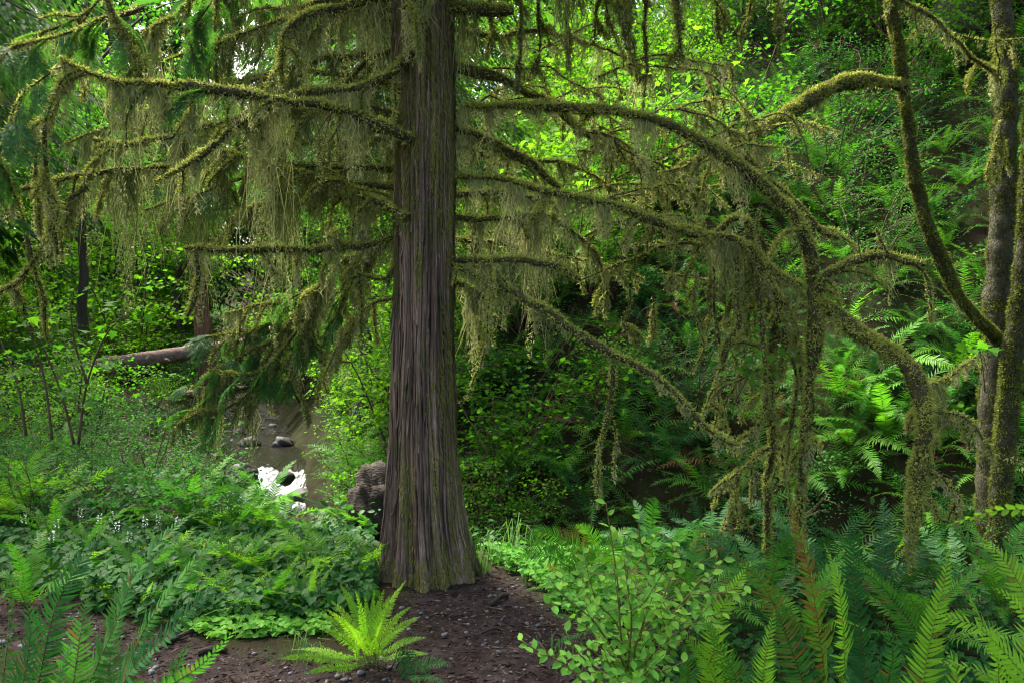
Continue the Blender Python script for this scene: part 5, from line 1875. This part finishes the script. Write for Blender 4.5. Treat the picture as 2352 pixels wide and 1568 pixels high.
custom_fern("tall sword fern with long arching fronds in the bottom left corner", 160, 2.2, [
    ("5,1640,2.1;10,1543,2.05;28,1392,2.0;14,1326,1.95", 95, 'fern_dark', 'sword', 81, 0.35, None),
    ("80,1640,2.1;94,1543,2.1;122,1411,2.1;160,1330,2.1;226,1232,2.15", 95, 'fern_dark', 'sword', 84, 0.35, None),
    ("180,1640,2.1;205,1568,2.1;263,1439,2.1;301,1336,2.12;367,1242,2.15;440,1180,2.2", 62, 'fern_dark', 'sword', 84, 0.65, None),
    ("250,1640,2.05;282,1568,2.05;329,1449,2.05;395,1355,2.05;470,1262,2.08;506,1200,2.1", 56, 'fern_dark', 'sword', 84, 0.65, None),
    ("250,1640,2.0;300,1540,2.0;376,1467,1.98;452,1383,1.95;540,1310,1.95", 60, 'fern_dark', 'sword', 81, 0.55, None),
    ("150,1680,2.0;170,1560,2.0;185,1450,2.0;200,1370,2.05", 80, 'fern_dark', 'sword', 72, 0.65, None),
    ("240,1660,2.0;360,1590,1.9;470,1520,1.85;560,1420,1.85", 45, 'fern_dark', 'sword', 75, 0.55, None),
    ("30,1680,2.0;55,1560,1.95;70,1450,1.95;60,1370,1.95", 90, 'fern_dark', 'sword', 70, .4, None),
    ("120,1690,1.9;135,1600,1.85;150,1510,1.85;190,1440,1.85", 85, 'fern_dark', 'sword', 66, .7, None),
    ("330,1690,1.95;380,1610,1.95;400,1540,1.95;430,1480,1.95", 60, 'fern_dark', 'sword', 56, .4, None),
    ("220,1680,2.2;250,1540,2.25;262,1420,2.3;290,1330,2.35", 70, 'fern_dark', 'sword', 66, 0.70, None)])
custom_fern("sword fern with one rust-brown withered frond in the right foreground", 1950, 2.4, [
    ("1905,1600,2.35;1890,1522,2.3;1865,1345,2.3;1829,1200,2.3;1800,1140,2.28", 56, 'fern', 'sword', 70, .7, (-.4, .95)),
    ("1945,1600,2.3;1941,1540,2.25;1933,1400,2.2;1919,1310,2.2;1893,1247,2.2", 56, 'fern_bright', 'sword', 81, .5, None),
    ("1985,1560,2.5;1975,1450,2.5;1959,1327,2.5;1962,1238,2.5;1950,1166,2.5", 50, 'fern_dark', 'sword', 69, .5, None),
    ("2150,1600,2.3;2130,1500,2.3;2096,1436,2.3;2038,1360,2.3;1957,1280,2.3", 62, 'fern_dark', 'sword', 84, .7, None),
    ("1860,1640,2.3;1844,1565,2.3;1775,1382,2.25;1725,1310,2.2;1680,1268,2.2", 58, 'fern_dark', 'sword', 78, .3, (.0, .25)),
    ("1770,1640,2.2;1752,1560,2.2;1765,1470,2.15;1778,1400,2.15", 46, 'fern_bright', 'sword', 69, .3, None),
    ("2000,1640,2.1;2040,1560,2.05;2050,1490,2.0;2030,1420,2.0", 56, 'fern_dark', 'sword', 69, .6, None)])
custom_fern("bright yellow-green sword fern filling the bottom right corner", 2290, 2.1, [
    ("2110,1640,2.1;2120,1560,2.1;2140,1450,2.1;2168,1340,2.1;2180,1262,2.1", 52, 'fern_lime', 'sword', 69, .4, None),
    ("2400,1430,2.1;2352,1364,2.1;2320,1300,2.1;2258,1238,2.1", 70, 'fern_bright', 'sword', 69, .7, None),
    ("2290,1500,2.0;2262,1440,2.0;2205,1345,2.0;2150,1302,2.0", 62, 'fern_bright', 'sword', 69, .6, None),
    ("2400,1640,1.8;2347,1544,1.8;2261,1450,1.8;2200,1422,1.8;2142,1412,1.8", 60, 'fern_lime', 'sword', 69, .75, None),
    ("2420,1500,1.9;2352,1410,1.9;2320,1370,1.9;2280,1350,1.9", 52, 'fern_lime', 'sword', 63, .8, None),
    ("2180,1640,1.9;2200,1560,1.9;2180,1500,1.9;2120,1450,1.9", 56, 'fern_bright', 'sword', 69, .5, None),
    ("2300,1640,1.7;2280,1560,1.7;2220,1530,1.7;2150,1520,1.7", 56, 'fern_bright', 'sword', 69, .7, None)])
custom_fern("single big frond reaching in at the right edge above the corner ferns", 2560, 1.5, [
    ("2460,1200,1.5;2352,1168,1.5;2261,1178,1.5;2178,1206,1.5", 46, 'fern_lime', 'sword', 60, .25, None),
    ("2600,1400,1.5;2540,1300,1.5;2480,1240,1.5", 46, 'fern', 'sword', 60, .4, None)])
custom_fern("upright bright fern fronds between the leafy bush and the withered frond", 1660, 2.5, [
    ("1650,1600,2.5;1641,1558,2.5;1610,1500,2.5;1566,1453,2.5", 42, 'fern_lime', 'sword', 63, .5, None),
    ("1640,1540,2.6;1645,1429,2.6;1680,1360,2.6;1722,1292,2.6", 44, 'fern_lime', 'sword', 60, .5, None),
    ("1700,1640,2.4;1690,1560,2.4;1650,1480,2.4;1600,1400,2.45", 44, 'fern', 'sword', 66, .6, None),
    ("1560,1640,2.5;1580,1560,2.5;1570,1480,2.5", 42, 'fern', 'sword', 60, .7, None)])
custom_fern("arching sword fern with brown-tinged fronds just right of the path behind the clover", 1380, 4.9, [
    ("1330,1290,4.8;1290,1265,4.75;1240,1242,4.7;1198,1238,4.7", 34, 'fern', 'sword', 60, .75, None),
    ("1340,1270,4.8;1300,1240,4.75;1250,1220,4.7;1205,1223,4.7", 32, 'fern', 'sword', 60, .75, None),
    ("1310,1300,4.8;1270,1278,4.7;1220,1268,4.65;1172,1290,4.6", 34, 'fern', 'sword', 60, .8, None),
    ("1370,1260,4.9;1350,1220,4.9;1320,1205,4.9", 30, 'fern', 'sword', 51, .6, None),
    ("1350,1270,4.9;1320,1235,4.85;1280,1212,4.8", 32, 'fern', 'sword', 54, .4, (.5, .9)),
    ("1330,1320,4.8;1290,1310,4.75;1250,1296,4.7", 32, 'fern', 'sword', 54, .4, (.4, .8)),
    ("1400,1270,4.9;1420,1230,4.9;1450,1210,4.95", 32, 'fern', 'sword', 54, .5, None),
    ("1420,1300,4.9;1460,1270,4.9;1500,1260,4.95", 32, 'fern', 'sword', 54, .6, None)])


def fern_at(label, u, v, key, nf, size, name='fern', dz=0.0):
    d = 1.5 * FPX / (v - 784)
    x = (u - 1176) / FPX * d
    return fern(name, label, (x, d, hz(x, d) + dz), key, nf, size)


hero = []
for (tu, tv, dd) in ((641, 1511, -.05), (668, 1490, .05), (737, 1443, -.1), (741, 1410, .1), (752, 1400, -.15), (760, 1378, .05), (781, 1340, .1), (815, 1352, -.2), (839, 1368, .12), (860, 1345, -.1), (882, 1352, .1),
                    (896, 1365, -.2), (932, 1332, .1), (943, 1392, -.1), (965, 1415, .1), (979, 1462, -.1), (930, 1440, -.3), (700, 1545, -.2), (880, 1420, -.35), (800, 1430, -.3), (720, 1500, -.25), (985, 1500, .0)):
    du, dvv = tu - 848, tv - 1525
    bow = 2 + .03 * abs(du)
    hero.append((f"{848 + du * .3},{1525 + dvv * .42 - bow * .6},{3.6 + dd * .4};{848 + du * .65},{1525 + dvv * .76 - bow},{3.6 + dd * .8};{tu},{tv},{3.6 + dd}", 16, 'fern_lime', 'deer', 60, float(rng.uniform(.5, 1)), None))
custom_fern("bright green tufted fern in front of the path at bottom centre", 848, 3.66, hero, 'deer_fern')
custom_fern("low dark fern frond pair at the right foot of the bright tufted fern", 905, 3.6, [("950,1530,3.55;1000,1520,3.5;1036,1528,3.45", 22, 'fern_dark', 'sword', 36, .6, None), ("940,1560,3.5;985,1555,3.4;1025,1572,3.35", 22, 'fern_dark', 'sword', 36, .6, None)])
fern_at("light green lady fern left of the cedar beside the creek view", 745, 1335, 'lady', 10, .62, 'lady_fern')
fern_at("light green lady fern below the white cascade", 600, 1345, 'lady', 10, .5, 'lady_fern')
fern_at("light lady fern among the heart-shaped leaves at left", 470, 1330, 'lady', 8, .6, 'lady_fern')
for (u_, v_, sz_, lab_) in ((150, 1345, .5, "light fern among the white flower spikes"), (250, 1385, .45, "light fern at the path edge below the white flower spikes"), (385, 1300, .55, "light fern rising from the middle of the heart-shaped leaves"),
                            (545, 1400, .5, "light fern at the path edge below the cascade"), (655, 1380, .5, "light fern right of the moss under the cascade"), (520, 1290, .6, "light fern left of the lower rills")):
    fern_at(lab_, u_, v_, 'lady', 8, sz_, 'lady_fern')
for (u_, v_, sz_, lab_) in ((60, 1400, .6, "sword fern at the left edge beside the bare soil"), (200, 1300, .55, "small sword fern among the white flower spikes"), (330, 1360, .55, "sword fern in the middle of the heart-shaped leaves"), (440, 1395, .5, "sword fern at the front rim of the heart-shaped leaves"),
                            (560, 1345, .6, "sword fern in front of the lower rills"), (680, 1320, .6, "sword fern left of the cedar in front of the cascade"), (120, 1262, .7, "sword fern below the lush light ferns at left"), (620, 1425, .45, "small sword fern at the path edge left of the moss cushion")):
    fern_at(lab_, u_, v_, 'mid', 11, sz_, 'sword_fern')
fern_at("small upright bright fern close by the cedar's left foot", 835, 1345, 'lady', 6, .5, 'lady_fern')
fern_at("small bright fern left of the moss cushion", 700, 1420, 'bright', 12, .7, 'deer_fern')
fern_at("small pale fern standing in the heart-shaped leaves", 310, 1420, 'bright', 7, .45, 'deer_fern')
fern_at("pale upright fern frond pair behind the heart-shaped leaves", 245, 1300, 'bright', 5, .55, 'deer_fern')
fern_at("upright dark sword fern below the twig bush at left", 440, 1235, 'mid', 14, .95, 'sword_fern')
fern_at("sword fern left of the lower creek rills", 545, 1250, 'mid', 12, .85, 'sword_fern')
fern_at("lush light fern at the left edge above the heart-shaped leaves", 40, 1215, 'lady', 14, 1.1, 'lady_fern')
fern_at("second lush light fern at the left edge behind the first", 110, 1190, 'lady', 12, .95, 'lady_fern')
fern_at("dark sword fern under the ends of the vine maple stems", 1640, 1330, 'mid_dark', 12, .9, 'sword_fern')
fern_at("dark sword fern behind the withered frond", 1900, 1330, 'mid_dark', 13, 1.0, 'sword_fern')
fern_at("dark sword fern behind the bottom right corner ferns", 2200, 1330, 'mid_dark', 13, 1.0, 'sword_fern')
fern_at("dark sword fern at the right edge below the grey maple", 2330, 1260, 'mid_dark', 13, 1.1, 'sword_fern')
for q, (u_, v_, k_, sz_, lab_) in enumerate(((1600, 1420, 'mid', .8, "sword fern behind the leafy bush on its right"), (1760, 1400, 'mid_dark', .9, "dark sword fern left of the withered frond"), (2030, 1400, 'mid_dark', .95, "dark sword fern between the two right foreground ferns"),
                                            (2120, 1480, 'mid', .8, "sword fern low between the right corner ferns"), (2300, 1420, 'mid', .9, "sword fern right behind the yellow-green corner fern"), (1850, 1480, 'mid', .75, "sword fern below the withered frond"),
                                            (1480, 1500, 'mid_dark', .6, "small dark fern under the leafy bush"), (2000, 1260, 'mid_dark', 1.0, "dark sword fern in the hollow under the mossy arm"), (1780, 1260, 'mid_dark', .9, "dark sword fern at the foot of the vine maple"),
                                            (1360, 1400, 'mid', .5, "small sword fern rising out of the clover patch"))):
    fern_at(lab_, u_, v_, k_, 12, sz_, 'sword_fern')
cover('ground_cover', "low leaves and moss between the right foreground ferns", (1480, 2420, 1330, 1640), 2600, .045, 'heart', 'ground_leaf', .12)
fern_at("dark sword fern between the leafy bush and the slope", 1500, 1290, 'mid_dark', 12, .9, 'sword_fern')

# a few ferns that fill the gaps of the slope between the mossy arms
for u_, v_, lab_ in ((1935, 850, "sword fern in the gap left of the shaggy drooping arm"), (1990, 930, "sword fern just left of the shaggy drooping arm's tip"), (2030, 860, "sword fern peeping through under the shaggy drooping arm"), (2040, 1010, "sword fern on the bare bank below the shaggy arm"),
                     (2190, 960, "sword fern between the shaggy arm and the grey maple"), (2200, 860, "sword fern left of the grey maple's fork"), (1950, 1020, "sword fern low in the gap right of the vine maple")):
    d_ = np.linspace(5.2, 16, 400)
    pr_ = np.stack([P(u_, v_, q) for q in d_])
    hit = np.argmax(pr_[:, 2] < height(pr_[:, 0], pr_[:, 1]))
    fern('sword_fern', lab_, (pr_[hit][0], pr_[hit][1], pr_[hit][2] - .05), 'mid', 13, float(rng.uniform(.95, 1.3)), tilt=(.3, -.15))

# ------------------------------------------------------------------ leafy bush in the right foreground
HB = np.array([(1450 - 1176) / FPX * 2.6, 2.6, 0.0])
HB[2] = hz(HB[0], HB[1])
hk = thing('leafy_bush', "fresh green small-leaved bush right of the path in the foreground", 'bush', HB)
hs = ["1440,1560,2.55;1425,1450,2.5;1420,1350,2.5;1405,1240,2.5;1392,1155,2.5", "1450,1560,2.6;1480,1420,2.6;1490,1320,2.6;1468,1230,2.6;1470,1190,2.6", "1440,1560,2.5;1400,1480,2.45;1360,1420,2.4;1310,1380,2.4;1280,1350,2.4",
      "1460,1560,2.6;1530,1440,2.6;1590,1370,2.6;1660,1360,2.6;1705,1368,2.6", "1450,1540,2.6;1520,1380,2.65;1550,1290,2.7;1555,1240,2.7", "1440,1580,2.45;1380,1540,2.4;1330,1500,2.35;1300,1450,2.35",
      "1440,1620,2.4;1360,1580,2.3;1290,1520,2.3;1230,1490,2.3;1198,1470,2.3", "1460,1580,2.55;1500,1500,2.5;1560,1450,2.5;1620,1420,2.5", "1445,1500,2.5;1450,1400,2.45;1440,1320,2.45;1450,1270,2.45", "1430,1480,2.55;1370,1380,2.55;1350,1310,2.55;1340,1270,2.6",
      "1470,1560,2.45;1520,1540,2.4;1570,1520,2.4", "1460,1480,2.5;1550,1400,2.55;1610,1330,2.6"]
bush = []
for k, q in enumerate(hs):
    c = path3(q)
    c = spline(np.vstack([HB + rng.normal(size=3) * [.03, .03, 0], c]), .03)
    V, Q, T = tube(c, np.linspace(.006, .0018, len(c)), 5)
    G = Geo()
    G.add(V, T, Q, C=(.4, 1, 0))
    ob('stem', G.build('stem', M['huckle'], True, HB), hk)
    t_, a_, b_ = frames(c)
    twigs = [(c, t_)]
    for w_ in range(15 if k not in (0, 6) else 5):
        i0 = int(len(c) * rng.uniform(.35, .95))
        dirn = unit(t_[i0] * .5 + rng.normal(size=3) * [1, .7, .4])
        ll = rng.uniform(.08, .2)
        tw = spline(np.array([c[i0], c[i0] + dirn * ll * .5, c[i0] + dirn * ll + [0, 0, .02]]), .02)
        V, Q, T = tube(tw, .0014, 3)
        G = Geo()
        G.add(V, T, Q, C=(.4, 1, 0))
        ob('twig', G.build('twig', M['huckle'], True, HB), hk)
        twigs.append((tw, frames(tw)[0]))
    for (tw, tt) in twigs:
        L = np.linalg.norm(np.diff(tw, axis=0), axis=1).sum()
        s0 = .45 if tw is c else .15
        m = max(3, int(L * (1 - s0) / .026))
        for w_ in range(m):
            i0 = min(len(tw) - 1, int(len(tw) * (s0 + (1 - s0) * w_ / m)))
            sd = unit(np.cross(tt[i0], [0, -.5, 1])) * (1 if w_ % 2 else -1)
            d = unit(sd + tt[i0] * .6 + rng.normal(size=3) * .25)
            bush.append((tw[i0], d, rng.normal(size=3) * .3 + [0, -.6, .8], rng.uniform(.024, .041)))
bush.sort(key=lambda q: q[0][1])
for p_, d_, n_, s_ in bush[:300]:
    put_leaf(hk, HB, p_, d_, n_, s_, 'huckle')
rest = bush[300:]
if rest:
    V, T, C = leaves(np.array([q[0] for q in rest]) - HB, np.array([q[1] for q in rest]), np.array([q[2] for q in rest]), np.array([q[3] for q in rest]), 'oval', np.clip(rng.normal(.5, .2, len(rest)), 0, 1))
    ob('foliage', mesh('foliage', V, T, M['huckle'], C), hk, kind='stuff')


# ------------------------------------------------------------------ labels: tell each scattered plant from its neighbours by the nearest landmark
LAND = [(975, 700, "the cedar trunk"), (1868, 650, "the arching vine maple stem"), (2120, 500, "the leaning maple stem"), (2300, 700, "the grey maple trunk"), (2110, 950, "the shaggy drooping arm"),
        (2000, 595, "the short level mossy arm"), (1940, 195, "the arching bough at upper right"), (1350, 250, "the upper right bough"), (1450, 490, "the middle right bough"), (1400, 810, "the long slanting bough"),
        (620, 1120, "the white cascade"), (400, 815, "the pale fallen log"), (600, 1000, "the creek pool"), (850, 1150, "the upturned root"), (650, 575, "the lowest left bough"),
        (600, 225, "the long left bough"), (1395, 1160, "the tip of the leafy bush"), (1820, 1180, "the withered frond"), (60, 1100, "the lush fern at the left edge"), (488, 660, "the reddish snag"), (1450, 150, "the glowing maple sapling"),
        (1690, 700, "the hanging vine maple twigs"), (1750, 1080, "the forked foot of the vine maple"), (120, 850, "the thin sapling at far left")]
ORD = ["nearest"] + [q + " nearest" for q in ("second", "third", "fourth", "fifth", "sixth", "seventh", "eighth", "ninth", "tenth", "eleventh", "twelfth", "thirteenth", "fourteenth", "fifteenth", "sixteenth", "seventeenth", "eighteenth", "nineteenth", "twentieth", "twenty-first", "twenty-second", "twenty-third", "twenty-fourth", "twenty-fifth", "twenty-sixth", "twenty-seventh", "twenty-eighth", "twenty-ninth", "thirtieth", "thirty-first", "thirty-second", "thirty-third", "thirty-fourth", "thirty-fifth", "thirty-sixth")]
LAND2 = [(975, 1335, "the cedar's foot"), (848, 1500, "the bright tufted fern"), (1250, 1400, "the clover patch"), (1330, 1480, "the leafy bush"), (440, 1460, "the dark stick"), (490, 1505, "the broken branch"), (1128, 1465, "the pale thin stick"), (1145, 1395, "the bark piece"), (735, 1400, "the moss cushion")]
KINDS = {"ferns on the slope by the grey maple": "slope sword fern", "ferns on the hillside behind the vine maple": "slope sword fern", "ferns on the bank behind the cedar": "slope sword fern",
         "shrubs on the far creek bank": "bright far-bank shrub", "shrubs on the bank behind the cedar": "leafy bank shrub", "shrubs among the hillside ferns": "low hillside shrub",
         "maple bushes high on the hillside": "tall maple bush", "ferns on the near creek bank": "near-bank sword fern", "shrubs on the near creek bank": "near-bank shrub", "shrubs up the creek valley": "valley shrub",
         "distant bushes up the valley": "tall distant bush", "larger pebbles on the path": "larger grey pebble on the path"}
todo = {}
for o_ in list(bpy.data.objects):
    if o_.parent is None and o_.get("group") in KINDS:
        x, y, z = o_.location
        z += .3 * o_.scale[0]
        todo.setdefault(KINDS[o_["group"]], []).append((o_, 1176 + x / y * FPX, 784 - (z - 1.5) / y * FPX))
for kind_, items in todo.items():
    cand = []
    for o_, u, v in items:
        for (lu, lv, nm) in (LAND2 if 'pebble' in kind_ else LAND):
            du, dv_ = u - lu, v - lv
            side = ("right of" if du > 0 else "left of") if abs(du) > abs(dv_) else ("below" if dv_ > 0 else "above")
            cand.append((math.hypot(du, dv_), side, nm, o_))
    cand.sort(key=lambda q: q[0])
    cnt, done = {}, set()
    for dist, side, nm, o_ in cand:
        key = (side, nm)
        n_ = cnt.get(key, 0)
        if n_ < len(ORD) and o_.name not in done:
            o_["label"] = f"{kind_}, {ORD[n_]} one {side} {nm}"
            done.add(o_.name)
        cnt[key] = n_ + 1

spikes = sorted((o_ for o_ in bpy.data.objects if o_.parent is None and o_.get("group") == "white flower spikes left of the path"), key=lambda q: q.location[0] / q.location[1])
for o_, q in zip(spikes, ("first", "second", "third", "fourth", "fifth", "sixth", "seventh", "eighth", "ninth", "tenth", "eleventh", "twelfth")):
    o_["label"] = f"tiny white flower spike over the heart-shaped leaves, {q} from the left"
